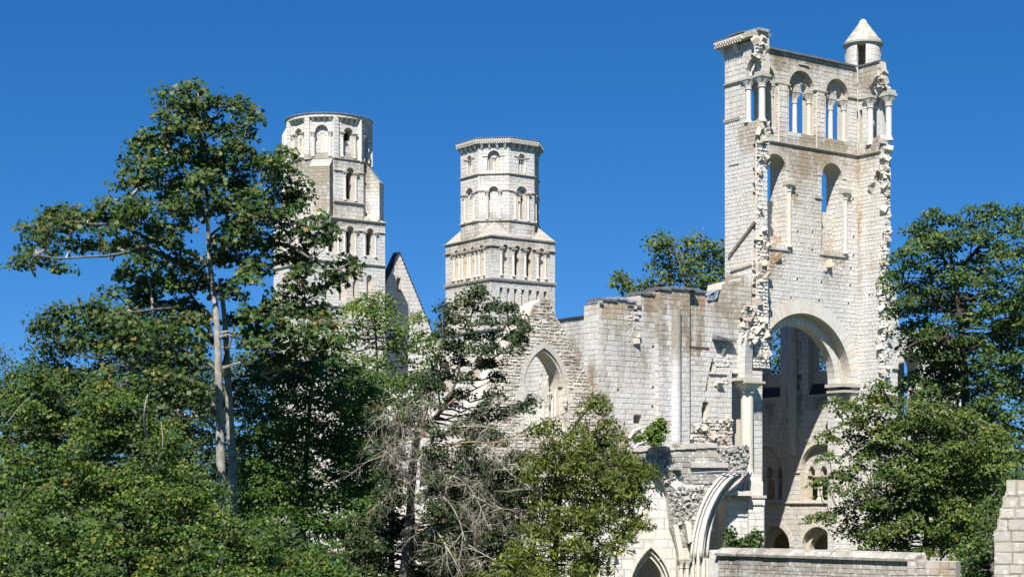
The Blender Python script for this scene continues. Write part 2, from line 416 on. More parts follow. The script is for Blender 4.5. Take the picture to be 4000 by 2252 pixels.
                vs += [f.P(a0+j(), z0+j(), t+.02), f.P(a1+j(), z0+j(), t+.02), f.P(a1+j(), z1+j(), t+.02), f.P(a0+j(), z1+j(), t+.02),
                       f.P(a0+b+j(), z0+b+j(), tt[0]), f.P(a1-b+j(), z0+b+j(), tt[1]), f.P(a1-b+j(), z1-b+j(), tt[2]), f.P(a0+b+j(), z1-b+j(), tt[3])]
                fs += [(i+4, i+5, i+6, i+7), (i, i+1, i+5, i+4), (i+1, i+2, i+6, i+5), (i+2, i+3, i+7, i+6), (i+3, i, i+4, i+7)]
                cols += [(*sc, 1)]*8
            if fs:
                me = bpy.data.meshes.new('masonry'); me.from_pydata(vs, [], fs)
                at = me.color_attributes.new('stain', 'FLOAT_COLOR', 'POINT'); at.data.foreach_set('color', np.array(cols, dtype=np.float32).ravel())
                link('masonry', me, s.stone, root, stuff=True)
        # ---- core, painted with stains at its vertices
        if s.core.v:
            me = s.core.mesh('wall_core')
            at = me.color_attributes.new('stain', 'FLOAT_COLOR', 'POINT')
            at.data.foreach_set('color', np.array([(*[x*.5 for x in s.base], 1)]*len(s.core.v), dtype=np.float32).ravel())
            link('wall_core', me, s.coremat, root)
        # ---- arch stones
        if s.vous:
            many = MB()
            for k, (nm, bk, fr) in enumerate(s.vous):
                if k < 280:
                    mb = MB(); mb.hexa(bk+fr); o = mb.build(nm, M['dressed'], root); o.color = (*stain_at(fr[0], [x*.6 for x in s.base]), 1)
                else: many.hexa(bk+fr)
            if many.v: many.build('arch_stones', M['dressed'], root, stuff=True)
        # ---- broken core stones
        if s.rub:
            vs = []; fs = []; cols = []
            for (p, sz) in s.rub:
                i = len(vs); r3 = Matrix.Rotation(random.uniform(0, 6.3), 3, Vector((random.gauss(0, 1), random.gauss(0, 1), random.gauss(0, 1))).normalized())
                sx, sy, szz = sz*random.uniform(.5, .8), sz*random.uniform(.35, .6), sz*random.uniform(.4, .7)
                for q in OCT:
                    v = r3 @ Vector((q[0]*sx*random.uniform(.8, 1.2), q[1]*sy*random.uniform(.8, 1.2), q[2]*szz*random.uniform(.8, 1.2))); vs.append((p[0]+v.x, p[1]+v.y, p[2]+v.z))
                fs += [tuple(i+k for k in q) for q in OCTF]; cols += [(*stain_at(p), 1)]*len(OCT)
            me = bpy.data.meshes.new('rubble_core'); me.from_pydata(vs, [], fs)
            at = me.color_attributes.new('stain', 'FLOAT_COLOR', 'POINT'); at.data.foreach_set('color', np.array(cols, dtype=np.float32).ravel())
            link('rubble_core', me, M[getattr(s, 'rubmat', 'rawcore')], root, stuff=True)
OCT = [(-.7, -.7, -.5), (.7, -.6, -.5), (.6, .7, -.5), (-.7, .6, -.5), (-.5, -.5, .6), (.6, -.5, .5), (.5, .6, .6), (-.6, .5, .5)]
OCTF = [(0, 3, 2, 1), (4, 5, 6, 7), (0, 1, 5, 4), (1, 2, 6, 5), (2, 3, 7, 6), (3, 0, 4, 7)]
UNIT = []
for k in range(8):
    b = .09; j = lambda: random.uniform(-.02, .02)
    v = [(-.5, .9, -.5), (.5, .9, -.5), (.5, .9, .5), (-.5, .9, .5),
         (-.5+j(), .25, -.5+j()), (.5+j(), .25, -.5+j()), (.5+j(), .25, .5+j()), (-.5+j(), .25, .5+j()),
         (-.5+b*.7+j(), 0+j()*2, -.5+b+j()), (.5-b*.7+j(), j()*2, -.5+b+j()), (.5-b*.7+j(), j()*2, .5-b+j()), (-.5+b*.7+j(), j()*2, .5-b+j())]
    fc = [(8, 9, 10, 11)]
    for lo, hi in ((0, 4), (4, 8)):
        for q in range(4): fc.append((lo+q, lo+(q+1) % 4, hi+(q+1) % 4, hi+q))
    me = bpy.data.meshes.new('stone'); me.from_pydata(v, [], fc); me.materials.append(M['ashlar']); UNIT.append(me)
# ================================================================== ground
def ground():
    g = MB(); n = 60
    xs = [-3000, -900, -400, -200, -120]+[-100+10*i for i in range(21)]+[120, 200, 400, 900, 3000]
    ys = [-400, -100, -20, 0, 10, 20, 28, 36, 44, 60, 80, 100, 130, 170, 220, 300, 500, 1000, 2500, 5000]
    def hz(x, y):
        z = 6.3 if y < 20 else max(0.0, 6.3*(1-(y-20)/40.0)) if y < 60 else 0.0
        return z+(.15*math.sin(x*.11+y*.07) if 5 < y < 300 else 0)
    idx = {}
    for j, y in enumerate(ys):
        for i, x in enumerate(xs): idx[i, j] = len(g.v); g.v.append((x, y, hz(x, y)))
    for j in range(len(ys)-1):
        for i in range(len(xs)-1): g.f.append((idx[i, j], idx[i+1, j], idx[i+1, j+1], idx[i, j+1]))
    o = g.build('ground', M['grass']); o['kind'] = 'structure'
    p = MB(); 
    P = [(-30, 92), (-5, 88), (20, 90), (45, 96)]
    for (x0, y0), (x1, y1) in zip(P, P[1:]): p.poly([(x0, y0-1.6, .2), (x1, y1-1.6, .2), (x1, y1+1.6, .2), (x0, y0+1.6, .2)])
    o = p.build('path', M['path']); o['kind'] = 'structure'
ground()

# where the stains of the photo lie (photo pixel, size, (grey, rust, dark))
STAINS += [
 (3190, 330, 190, 90, (.45, .12, 0)), (3190, 600, 190, 70, (.5, .15, 0)), (3190, 800, 60, 260, (.15, .05, 0)), (2870, 300, 60, 200, (.15, 0, 0)), (3380, 85, 90, 60, (.3, .1, 0)),
 (2360, 1330, 14, 170, (.5, .1, 0)), (2520, 1380, 12, 200, (.4, .0, 0)), (2690, 1300, 10, 200, (.5, .2, 0)), (2735, 1330, 10, 180, (.6, .2, .1)), (2660, 1230, 8, 160, (.5, .3, .1)), (2600, 1300, 8, 200, (.4, .1, .1)), (2820, 1250, 30, 120, (.5, .1, .05)), (2860, 1250, 14, 200, (.4, .15, 0)), (2600, 1180, 180, 40, (.5, .3, 0)),
 (1290, 460, 170, 30, (.35, 0, 0)), (1290, 620, 150, 25, (.5, 0, 0)), (1950, 580, 150, 25, (.25, 0, 0)), (1950, 690, 150, 20, (.25, 0, 0)), (1950, 1000, 180, 30, (.25, .05, 0)), (1290, 1040, 220, 20, (.3, 0, 0)),
 (2200, 1300, 90, 200, (.35, .05, .05)), (2330, 1560, 50, 160, (.5, .1, .1)), (2000, 1500, 80, 200, (.2, 0, 0)),
 (3130, 225, 190, 50, (.75, .25, .1)), (3050, 200, 60, 60, (.6, .25, .15)), (3400, 290, 60, 70, (.8, .1, 0)), (3215, 200, 60, 30, (.2, .7, 0)), (3060, 235, 40, 20, (.1, .8, 0)),
 (3180, 570, 160, 45, (.75, .2, 0)), (3000, 500, 60, 60, (.5, .3, 0)), (3420, 570, 60, 50, (.8, 0, .1)), (2920, 540, 35, 60, (.4, .7, 0)),
 (3110, 640, 60, 60, (.55, .45, 0)), (3180, 640, 60, 60, (.6, .3, 0)), (3150, 750, 45, 90, (.35, .1, 0)), (3110, 730, 10, 90, (.2, .8, 0)), (3185, 660, 12, 60, (0, .8, 0)),
 (3355, 740, 12, 170, (.2, 1.1, 0)), (3358, 1000, 10, 160, (.2, .8, 0)), (3345, 640, 40, 60, (.4, .5, 0)),
 (3045, 1010, 42, 26, (.2, 1.3, 0)), (3020, 1040, 42, 60, (.5, .5, 0)), (3255, 1015, 42, 35, (.2, 1.3, 0)), (3250, 1090, 40, 40, (.3, .3, 0)), (3300, 1080, 8, 70, (0, 1, 0)), (3020, 940, 35, 22, (.3, .9, 0)), (3230, 950, 25, 45, (.4, .7, 0)), (3410, 1040, 18, 20, (0, 1, 0)),
 (2380, 1210, 75, 30, (.2, 1.1, 0)), (2440, 1260, 70, 90, (.5, .15, 0)), (2530, 1170, 35, 40, (.3, .9, .2)), (2545, 1260, 25, 90, (.6, .3, .2)), (2600, 1150, 60, 25, (.3, .8, 0)), (2580, 1250, 22, 130, (.6, .1, .1)), (2640, 1270, 18, 140, (.6, .2, .1)), (2715, 1180, 45, 50, (.3, 1.1, 0)), (2710, 1270, 45, 110, (.6, .5, .2)), (2640, 1400, 12, 150, (.4, .1, 0)),
 (2870, 1180, 70, 90, (.55, .2, 0)), (2780, 1200, 60, 60, (.4, .1, 0)), (2420, 1400, 10, 200, (.45, 0, 0)), (2480, 1400, 90, 60, (.3, 0, .1)),
 (2860, 1100, 50, 25, (.7, .4, 0)), (2800, 1700, 90, 40, (.25, .5, 0)), (2780, 1650, 40, 20, (.3, .3, 0)),
 (1258, 760, 55, 140, (.75, .25, 0)), (1240, 660, 60, 60, (.9, .15, 0)), (1370, 650, 110, 40, (.7, 0, 0)), (1360, 810, 90, 35, (.55, 0, 0)), (1450, 690, 40, 70, (.6, 0, 0)), (1380, 870, 150, 18, (.7, 0, 0)), (1150, 650, 60, 30, (.5, 0, 0)), (1180, 640, 60, 20, (.7, 0, 0)),
 (1900, 945, 60, 40, (.7, .2, 0)), (2080, 960, 110, 30, (.6, 0, 0)), (2120, 900, 60, 30, (.8, 0, 0)), (1950, 980, 8, 60, (.6, .4, 0)), (1790, 970, 60, 40, (.6, .2, 0)), (1780, 920, 50, 40, (.8, .1, 0)), (1930, 885, 70, 50, (.9, 0, 0)), (1840, 1110, 120, 20, (.5, 0, 0)),
 (2120, 1200, 60, 40, (.5, .5, 0)), (2070, 1230, 30, 40, (.3, 1, 0)), (2170, 1240, 20, 50, (.3, .9, 0)), (2240, 1390, 30, 60, (.6, .2, 0)), (2310, 1480, 30, 50, (.5, .5, 0)), (2350, 1600, 40, 50, (.7, .4, 0)), (2440, 1700, 30, 50, (.1, 1.0, 0)), (2000, 1300, 60, 80, (.4, .1, 0)),
 (3105, 1430, 18, 120, (.1, 0, .9)), (3105, 1560, 30, 100, (.2, .1, .6)), (2990, 1600, 40, 60, (.2, 0, .6)), (3180, 1560, 40, 40, (.2, 0, .6)), (3090, 1520, 25, 15, (0, .9, 0)),
 (2900, 2190, 60, 60, (.5, 0, .4)), (3000, 2200, 60, 50, (.4, 0, .2)), (3150, 2200, 120, 40, (.3, 0, .1)), (3670, 2210, 60, 40, (.2, .6, 0)),
]
D1 = 155.5; C1 = ((1235-2000)/FPX*D1, D1)
D2 = 166.8; C2 = ((1918-2000)/FPX*D2, D2)

# ================================================================== west towers
def square_stage(B, C, w, l, z0, z1, T, d1, front, left, arches_z, ch=.34):
    """two sunny faces of a square stage with arcades, plus two plain back walls"""
    fR = Face(C, TH); fL = Face(off(C, 0, l), TH-R(90))
    fBk = Face(off(C, w, l), TH+R(180)); fRt = Face(off(C, w, 0), TH+R(90))
    for f, W, feats in ((fR, w, front), (fL, l, left), (fBk, w, []), (fRt, l, [])):
        out = [(0, z0), (0, z1), (W, z1), (W, z0)]
        h1 = []; h2 = []; cuts = []
        for (a0, a1, zs, zb, kind) in feats:
            h1.append(arch_poly(a0, a1, zs, zb, n=10)); cuts.append(cut_poly(a0, a1, zs, zb, .2 if kind != 'slot' else .0, n=10))
            if kind == 'open':
                q = (a1-a0)*.12; h2.append(arch_poly(a0+q, a1-q, zs-.1, zb+.15, n=8))
            if kind == 'open':
                B.ring(f, a0, a1, zs, .22, n=7)
            elif kind == 'blind': B.ring(f, a0, a1, zs, .2, n=7)
            if kind != 'open': B.lay(f, arch_poly(a0, a1, zs, zb, n=10), t=d1, ch=.4, ln=(.25, .5), proud=.02)
        ext = 1.0 if f is fR or f is fL else 0
        B.layer(f, out, h1, 0, d1, m=(1, 1), back=False); B.layer(f, out, h2, d1, T, m=(1, 1))
        # miter continues: shift second layer consistently
        if f in (fR, fL): B.lay(f, out, cuts, ch=ch*.86, ln=(.28, .56))
    return fR, fL
class _L: pass
def layer2(B, f, out, holes, t0, t1, m):
    B.layer(f, out, holes, t0, t1, m)

def west_tower_round():
    B = Building('round_topped_tower', 'pale stone tower ending in a round drum, left of the slim octagonal tower', 'tower', (C1[0], C1[1], 0), 'west front towers of the ruined abbey')
    w, l = 7.3, 8.2
    fR = Face(C1, TH); fL = Face(off(C1, 0, l), TH-R(90))
    za, zb_ = 29.9, 33.6
    # arcades
    def fx(f, px): return f.a(px)
    A = [(fx(fR, p)-.42, fx(fR, p)+.42) for p in (1300, 1368, 1446)]
    top = [(a0, a1, 32.7, 30.5, 'open') for a0, a1 in A]+[(A[0][0]-1.75, A[0][1]-1.75, 32.7, 30.5, 'open')] if A[0][0]-1.75 > .3 else [(a0, a1, 32.7, 30.5, 'open') for a0, a1 in A]
    AL = [(fx(fL, p)-.42, fx(fL, p)+.42) for p in (1098, 1148, 1198)]
    topL = [(a0, a1, 32.7, 30.5, 'open') for a0, a1 in AL]
    square_stage(B, C1, w, l, 29.75, 33.6, .9, .35, top, topL, None)
    for f, LST in ((fR, top), (fL, topL)):
        for (a0, a1, zs, zb, k) in LST:
            B.column(f, a0-.17, zb-.05, zs, .11, t=.0, cap=.35, base=.15); B.column(f, a1+.17, zb-.05, zs, .11, t=.0, cap=.35, base=.15)
        W = w if f is fR else l
        xs = [0]+sorted([v for q in LST for v in (q[0], q[1])])+[W]
        for i in range(0, len(xs), 2):
            if xs[i+1]-xs[i] > .1: B.string(f, xs[i], xs[i+1], 32.68, h=.16, p=.13)
        B.string(f, -.12, W+.12, 33.6, h=.22, p=.2)
        B.string(f, -.1, W+.1, 29.62, h=.2, p=.16)
    # lower stage
    low = [(fx(fR, 1443)-.3, fx(fR, 1443)+.3, 28.5, 26.2, 'blind'), (fx(fR, 1384)-.14, fx(fR, 1384)+.14, 28.0, 26.6, 'open'), (fx(fR, 1338)-.35, fx(fR, 1338)+.35, 28.5, 26.2, 'blind'), (fx(fR, 1275)-.15, fx(fR, 1275)+.15, 28.6, 26.1, 'open')]
    lowL = [(fx(fL, 1165)-.35, fx(fL, 1165)+.35, 28.5, 26.2, 'blind'), (fx(fL, 1110)-.35, fx(fL, 1110)+.35, 28.5, 26.2, 'blind')]
    square_stage(B, C1, w, l, 25.7, 29.7, .9, .3, low, lowL, None)
    B.string(fR, -.1, w+.1, 25.55, h=.18); B.string(fL, -.1, l+.1, 25.55, h=.18)
    square_stage(B, C1, w, l, 0, 25.65, .9, .3, [(3.2, 4.2, 18, 15, 'open'), (3.2, 4.2, 8, 5, 'open')], [(3.6, 4.6, 18, 15, 'open')], None, ch=.42)
    # sloping weathering and octagon
    cx, cy = off(C1, w/2, l/2)
    fl = MB(); q = [off(C1, .05, .05), off(C1, w-.05, .05), off(C1, w-.05, l-.05), off(C1, .05, l-.05)]
    fl.hexa([(x, y, 33.3) for x, y in q]+[(cx+(x-cx)*.86, cy+(y-cy)*.86, 34.25) for x, y in q]); fl.build('weathered_roof_slope', M['band'], B.root, fix=True)
    r = 3.72
    for k in range(8):
        an = TH-R(90)+k*R(45); nx, ny = math.cos(an), math.sin(an)          # outward normal
        hw = r*math.tan(R(22.5)); dx, dy = -ny, nx
        f = Face((cx+nx*r-dx*hw, cy+ny*r-dy*hw), math.atan2(dy, dx))
        W = 2*hw; out = [(0, 33.8), (0, 39.25), (W, 39.25), (W, 33.8)]
        vis = k in (0, 7, 6, 1)
        if k in (0, 6):      # windowed facets
            c = f.a(1368) if k == 0 else f.a(1160); a0, a1 = c-.42, c+.42
            zs, zb = 38.15, 35.5
            B.layer(f, out, [arch_poly(a0, a1, zs, zb, n=10)], 0, .35, m=(.414, .414), back=False)
            B.layer(f, out, [arch_poly(a0+.12, a1-.12, zs-.05, zb+.2, n=10)], .35, .95, m=(.414, .414))
            B.ring(f, a0, a1, zs, .22, n=9)
            B.lay(f, out, [cut_poly(a0, a1, zs, zb, .22, n=10)])
            B.string(f, -.05, a0-.05, 38.08); B.string(f, a1+.05, W+.05, 38.08); B.string(f, -.1, W+.1, 35.2, h=.22, p=.2)
            B.column(f, a0-.16, zb, 38.1, .12, t=-.03, cap=.38, base=.2); B.column(f, a1+.16, zb, 38.1, .12, t=-.03, cap=.38, base=.2)
        else:
            B.layer(f, out, [], 0, .95, m=(.414, .414))
            if vis: B.lay(f, out)
        B.string(f, -.06, W+.06, 39.2, h=.14, p=.12)
        if k in (7, 1, 3, 5):       # big raking buttresses on the diagonals
            bw = 1.9 if k == 7 else 1.7; d = {7: 1.05, 1: 1.35}.get(k, .6)
            if k == 7: a_l, a_r = f.a(1210, -d), f.a(1287, -d)
            else: a_l, a_r = W/2-bw/2, W/2+bw/2
            mb = MB(); ztf = 37.4 if k == 1 else 38.3
            mb.hexa([f.P(a_l, 33.9, .1), f.P(a_r, 33.9, .1), f.P(a_r, 39.15, .1), f.P(a_l, 39.15, .1), f.P(a_l, 33.9, -d), f.P(a_r, 33.9, -d), f.P(a_r, ztf, -d), f.P(a_l, ztf, -d)])
            o = mb.build('buttress', M['reveal'], B.root, fix=True)
            if vis:
                B.lay(f, [(a_l, 33.9), (a_l, ztf), (a_r, ztf), (a_r, 33.9)], t=-d)
                # the sides that catch the light
                fs = Face(f.P(a_l, 0, .0)[:2], f.ang-R(90)); B.lay(fs, [(0, 33.9), (0, 39.1), (d, ztf), (d, 33.9)])
                fs2 = Face(f.P(a_r, 0, -d)[:2], f.ang+R(90)); B.lay(fs2, [(0, 33.9), (0, ztf), (d, 39.1), (d, 33.9)])
                # sloped cap slabs
                mb = MB(); nn = 4
                for i in range(nn):
                    t0 = -d*(1-i/nn); t1 = -d*(1-(i+1)/nn); za_ = ztf+(39.15-ztf)*i/nn; zb2 = ztf+(39.15-ztf)*(i+1)/nn
                    mb.hexa([f.P(a_l-.03, za_, t0-.04), f.P(a_r+.03, za_, t0-.04), f.P(a_r+.03, zb2, t1), f.P(a_l-.03, zb2, t1), f.P(a_l-.03, za_+.1, t0-.04), f.P(a_r+.03, za_+.1, t0-.04), f.P(a_r+.03, zb2+.06, t1), f.P(a_l-.03, zb2+.06, t1)])
                mb.build('buttress_cap', M['band'], B.root, fix=True)
    # corner pinnacle roofs
    for (u, v) in ((.7, .7), (w-.7, .7), (w-.7, l-.7), (.7, l-.7)):
        x, y = off(C1, u, v); mb = MB(); i = 0
        base = [off(C1, u+a, v+b) for a, b in ((-.75, -.75), (.75, -.75), (.75, .75), (-.75, .75))]
        apx = (x+(cx-x)*.35, y+(cy-y)*.35, 35.1)
        for j in range(4): mb.poly([(*base[j], 33.78), (*base[(j+1) % 4], 33.78), apx])
        mb.poly([(*b, 33.78) for b in reversed(base)]); mb.build('corner_weathering', M['band'], B.root)
    # drum
    n = 9; rd = 3.62; az = math.atan2(-cy, -cx)
    rows = []
    for k in range(n):
        an = az+R(10.5+1.0)-k*R(40)  # outward normal direction; screen angle measured towards the camera
        an = az - R(10.5) + k*R(40)
        nx, ny = math.cos(an), math.sin(an); hw = rd*math.tan(R(20)); dx, dy = -ny, nx
        f = Face((cx+nx*rd-dx*hw, cy+ny*rd-dy*hw), math.atan2(dy, dx)); W = 2*hw; c = W/2
        m = math.tan(R(20)); out = [(0, 39.25), (0, 43.0), (W, 43.0), (W, 39.25)]
        vis = (nx*(-cx)+ny*(-cy))/math.hypot(cx, cy) > -.2
        zs = 41.75; zb = 39.55; hwid = .62 if k == 0 else .5
        a0, a1 = c-hwid, c+hwid
        B.layer(f, out, [arch_poly(a0, a1, zs, zb, n=12)], 0, .35, m=(m, m), back=False)
        if k == 0: inner = [arch_poly(c-.2, c+.2, 41.5, 39.9, n=8)]
        elif k == 1: inner = [arch_poly(c-.38, c+.38, 41.7, 41.0, n=8)]
        else: inner = [arch_poly(c-.2, c+.2, 41.3, 40.6, n=8)]
        B.layer(f, out, inner if k != 0 else [], .35, .8, m=(m, m))
        if vis:
            B.ring(f, a0, a1, zs, .24, n=9)
            B.lay(f, out, [cut_poly(a0, a1, zs, zb, .24, n=12)])
            B.lay(f, arch_poly(a0, a1, zs, zb, n=12), inner, t=.35, ch=.36, ln=(.3, .5))
            if k == 0: B.ring(f, c-.27, c+.27, 41.45, .1, n=7, t=.33, proud=.03)
            for s in (-1, 1):
                B.column(f, c+s*(hwid+.17), zb-.1, 41.72, .12, t=-.04, cap=.36, base=.2)
                B.string(f, *sorted((c+s*(hwid+.06), c+s*(W/2-.18))), 41.7, h=.12, p=.1)
        # pilaster at the joint
        mb = MB(); q = [f.P(-.24, 39.2, -.05), f.P(.2, 39.2, -.2), f.P(.2, 43.05, -.2), f.P(-.24, 43.05, -.05)]
        mb.hexa([f.P(-.26, 39.2, .2), f.P(.22, 39.2, .2), f.P(.22, 43.05, .2), f.P(-.26, 43.05, .2), f.P(-.26, 39.2, -.16), f.P(.22, 39.2, -.16), f.P(.22, 43.05, -.16), f.P(-.26, 43.05, -.16)])
        mb.build('pilaster', M['reveal'], B.root, fix=True)
        if vis:
            zz = 39.3
            while zz < 42.9:
                h = random.uniform(.3, .38); B.stones.append((f, -.25, .21, zz, min(zz+h, 43)-.015, -.16, .02, .008, .004)); zz += h
        for j in range(1, 5):
            a = W*j/5
            if abs(a) > .3:
                mb = MB(); mb.hexa([f.P(a-.13, 42.62, .1), f.P(a+.13, 42.62, .1), f.P(a+.13, 43.0, .1), f.P(a-.13, 43.0, .1), f.P(a-.1, 42.78, -.14), f.P(a+.1, 42.78, -.14), f.P(a+.13, 43.0, -.3), f.P(a-.13, 43.0, -.3)])
                if vis: mb.build('corbel', M['dressed'], B.root, fix=True)
    # ring cornice in blocks
    for k in range(40):
        a0 = 2*math.pi*k/40; a1 = 2*math.pi*(k+1)/40-.004; mb = MB()
        def pp(r, a, z): return (cx+r*math.cos(a), cy+r*math.sin(a), z)
        mb.hexa([pp(3.2, a0, 43.0), pp(3.2, a1, 43.0), pp(3.2, a1, 43.32), pp(3.2, a0, 43.32), pp(4.02, a0, 43.03), pp(4.02, a1, 43.03), pp(4.06, a1, 43.32), pp(4.06, a0, 43.32)])
        mb.build('cornice_block', M['dressed'], B.root, fix=True)
    mb = MB(); mb.lathe((cx, cy, 43.325), [(4.14, 0), (4.12, .08), (3.0, .22)], 48); mb.build('lead_rim', M['lead'], B.root)
    # stair turret against the left side of the drum
    f = Face(C1, TH); sx = (1121-2000)/FPX*162; mb = MB()
    x, y = cx-3.75, cy-.4
    mb.lathe((x, y, 38.0), [(.62, 0), (.62, 4.0), (.2, 4.75)], 12); mb.build('stair_turret', M['reveal'], B.root)
    B.finish()
west_tower_round()

def west_tower_octagon():
    B = Building('octagonal_tower', 'slim octagonal stone tower with chequered cornice on a square base, in the centre', 'tower', (C2[0], C2[1], 0), 'west front towers of the ruined abbey')
    w, l = 7.8, 8.0
    fR = Face(C2, TH); fL = Face(off(C2, 0, l), TH-R(90))
    top = []
    for i, p in enumerate((1974, 2021, 2067, 2116)): a = fR.a(p); top.append((a-.36, a+.36, 32.6, 29.95, 'open' if i in (1, 2) else 'blind'))
    topL = []
    for p in (1783, 1816, 1846, 1882): a = fL.a(p); topL.append((a-.36, a+.36, 32.6, 29.95, 'blind'))
    square_stage(B, C2, w, l, 29.6, 33.6, .9, .4, top, topL, None)
    for f, LST, W in ((fR, top, w), (fL, topL, l)):
        for i, (a0, a1, zs, zb, k) in enumerate(LST):
            B.column(f, a0-.12, zb-.08, zs, .15, t=.03, cap=.45, base=.2)
            if i == len(LST)-1 or f is fL: B.column(f, a1+.12, zb-.08, zs, .15, t=.03, cap=.45, base=.2)
        xs = [-.1]+sorted([v for q in LST for v in (q[0], q[1])])+[W+.1]
        for i in range(0, len(xs), 2):
            if xs[i+1]-xs[i] > .1: B.string(f, xs[i], xs[i+1], 32.62, h=.17, p=.16, t=-.02)
        B.string(f, -.12, W+.12, 33.55, h=.2, p=.16)
        B.string(f, -.14, W+.14, 29.35, h=.24, p=.2, billets=True)
    nar = []
    for p in (1958, 1986, 2014, 2043, 2071, 2101, 2130): a = fR.a(p); nar.append((a-.2, a+.2, 28.55, 24.6, 'slot'))
    narL = [(fL.a(p)-.2, fL.a(p)+.2, 28.55, 24.6, 'slot') for p in (1780, 1803, 1827, 1852, 1878)]
    square_stage(B, C2, w, l, 24.0, 29.4, .9, .28, nar, narL, None)
    square_stage(B, C2, w, l, 0, 23.95, .9, .3, [(3.3, 4.3, 18, 15, 'open')], [(3.6, 4.6, 18, 15, 'open')], None, ch=.42)
    cx, cy = off(C2, w/2, l/2); r = 3.72
    fl = MB(); q = [off(C2, .05, .05), off(C2, w-.05, .05), off(C2, w-.05, l-.05), off(C2, .05, l-.05)]
    fl.hexa([(x, y, 33.3) for x, y in q]+[(cx+(x-cx)*.9, cy+(y-cy)*.9, 33.95) for x, y in q]); fl.build('weathered_roof_slope', M['band'], B.root, fix=True)
    for k in range(8):
        an = TH-R(90)+k*R(45); nx, ny = math.cos(an), math.sin(an); hw = r*math.tan(R(22.5)); dx, dy = -ny, nx
        f = Face((cx+nx*r-dx*hw, cy+ny*r-dy*hw), math.atan2(dy, dx)); W = 2*hw; c = W/2; vis = k in (0, 1, 7, 6)
        m = (.414, .414)
        z0, z1, z2 = 33.6, 39.95, 42.9
        # mid tier: 0 and 6 twin, 7 single blind, 1 twin
        out = [(0, z0), (0, z1), (W, z1), (W, z0)]
        if k == 7: a0, a1, zs, zb = c-.5, c+.5, 38.3, 35.55; h2 = []
        else: a0, a1, zs, zb = c-.66, c+.66, 38.25, 35.55; h2 = None
        def twin(c, wd, zs, zb, wcol=.12):
            e = wd; return [(c-e, zb), (c-e, zs)]+[(c-e+(e-wcol)/2-(e-wcol)/2*math.cos(math.pi*i/6), zs+(e-wcol)/2*math.sin(math.pi*i/6)) for i in range(1, 6)]+[(c-wcol, zs), (c+wcol, zs)]+[(c+wcol+(e-wcol)/2-(e-wcol)/2*math.cos(math.pi*i/6), zs+(e-wcol)/2*math.sin(math.pi*i/6)) for i in range(1, 6)]+[(c+e, zs), (c+e, zb)]
        h1 = [arch_poly(a0, a1, zs, zb, n=12)]
        tw = twin(c, .42, zs-.12, zb+.05)
        B.layer(f, out, h1, 0, .35, m=m, back=False)
        B.layer(f, out, [tw] if k in (0, 1, 2, 3, 4) else [], .35, .8, m=m)
        if vis:
            B.ring(f, a0, a1, zs, .2, n=9); B.lay(f, out, [cut_poly(a0, a1, zs, zb, .2, n=12)])
            B.lay(f, h1[0], [tw] if k == 0 or k == 1 else [], t=.35, ch=.33, ln=(.25, .45))
            if k != 7: B.column(f, c, zb, zs-.1, .11, t=.38, cap=.34, base=.15)
            for s in (-1, 1):
                B.column(f, c+s*((a1-a0)/2+.14), zb, zs, .12, t=-.02, cap=.34, base=.15)
                B.string(f, *sorted((c+s*(a1-a0)/2, c+s*(W/2+.05))), zs, h=.12, p=.12)
            if k in (6, 0):
                for s in (-1, 1):
                    mb = MB(); fc = f.P(c+s*.34, zs+.2, .335); mb.lathe((0, 0, 0), [(.1, 0), (.1, .02)], 10)
                    mb.v = [f.P(c+s*.32+v[0], zs+.18+v[1], .34-v[2]) for v in mb.v]; mb.build('dark_roundel', M['slate'], B.root, fix=True)  # dark disc on the surface, painting the shade of a small round hole
        B.string(f, -.06, W+.06, 35.3, h=.18, p=.16); B.string(f, -.06, W+.06, z1-.05, h=.18, p=.16)
        # top tier
        out = [(0, z1+.05), (0, z2), (W, z2), (W, z1+.05)]; wd = .52 if k == 7 else .42
        a0, a1, zs, zb = c-wd, c+wd, 41.7, 40.2
        if k == 7: a0, a1 = c-.62, c+.62
        tw = twin(c, a1-c-.14, zs-.1, zb+.05, .13)
        B.layer(f, out, [arch_poly(a0, a1, zs, zb, n=12)], 0, .35, m=m, back=False); B.layer(f, out, [tw] if k in (7, 3, 5) else [], .35, .75, m=m)
        if vis:
            B.ring(f, a0, a1, zs, .16, n=9); B.lay(f, out, [cut_poly(a0, a1, zs, zb, .16, n=12)])
            B.lay(f, arch_poly(a0, a1, zs, zb, n=12), [tw] if k in (7, 3, 5) else [], t=.35, ch=.3, ln=(.2, .4))
            B.column(f, c, zb, zs-.05, .12, t=.3, cap=.3, base=.12)
            for s in (-1, 1): 
                if k != 7: B.column(f, c+s*(wd+.02), zb, zs, .08, t=.05, cap=.24, base=.1)
                B.string(f, *sorted((c+s*(a1-c), c+s*(a1-c+.5))), zs, h=.08, p=.09)
            for j in range(4):
                a = W*(j+.5)/4
                mb = MB(); mb.hexa([f.P(a-.1, 42.35, .1), f.P(a+.1, 42.35, .1), f.P(a+.12, 42.9, .1), f.P(a-.12, 42.9, .1), f.P(a-.08, 42.5, -.14), f.P(a+.08, 42.5, -.14), f.P(a+.13, 42.9, -.34), f.P(a-.13, 42.9, -.34)])
                mb.build('corbel', M['dressed'], B.root, fix=True)
        # cornice slab with chequered billets, mitred at the corners
        e = .42*.414; mb = MB()
        mb.hexa([f.P(-e*.2, 42.9, .3), f.P(W+e*.2, 42.9, .3), f.P(W+e*.2, 43.42, .3), f.P(-e*.2, 43.42, .3), f.P(-e*.8, 42.93, -.34), f.P(W+e*.8, 42.93, -.34), f.P(W+e, 43.42, -.42), f.P(-e, 43.42, -.42)])
        cn = mb.build('cornice', M['band'], B.root, fix=True)
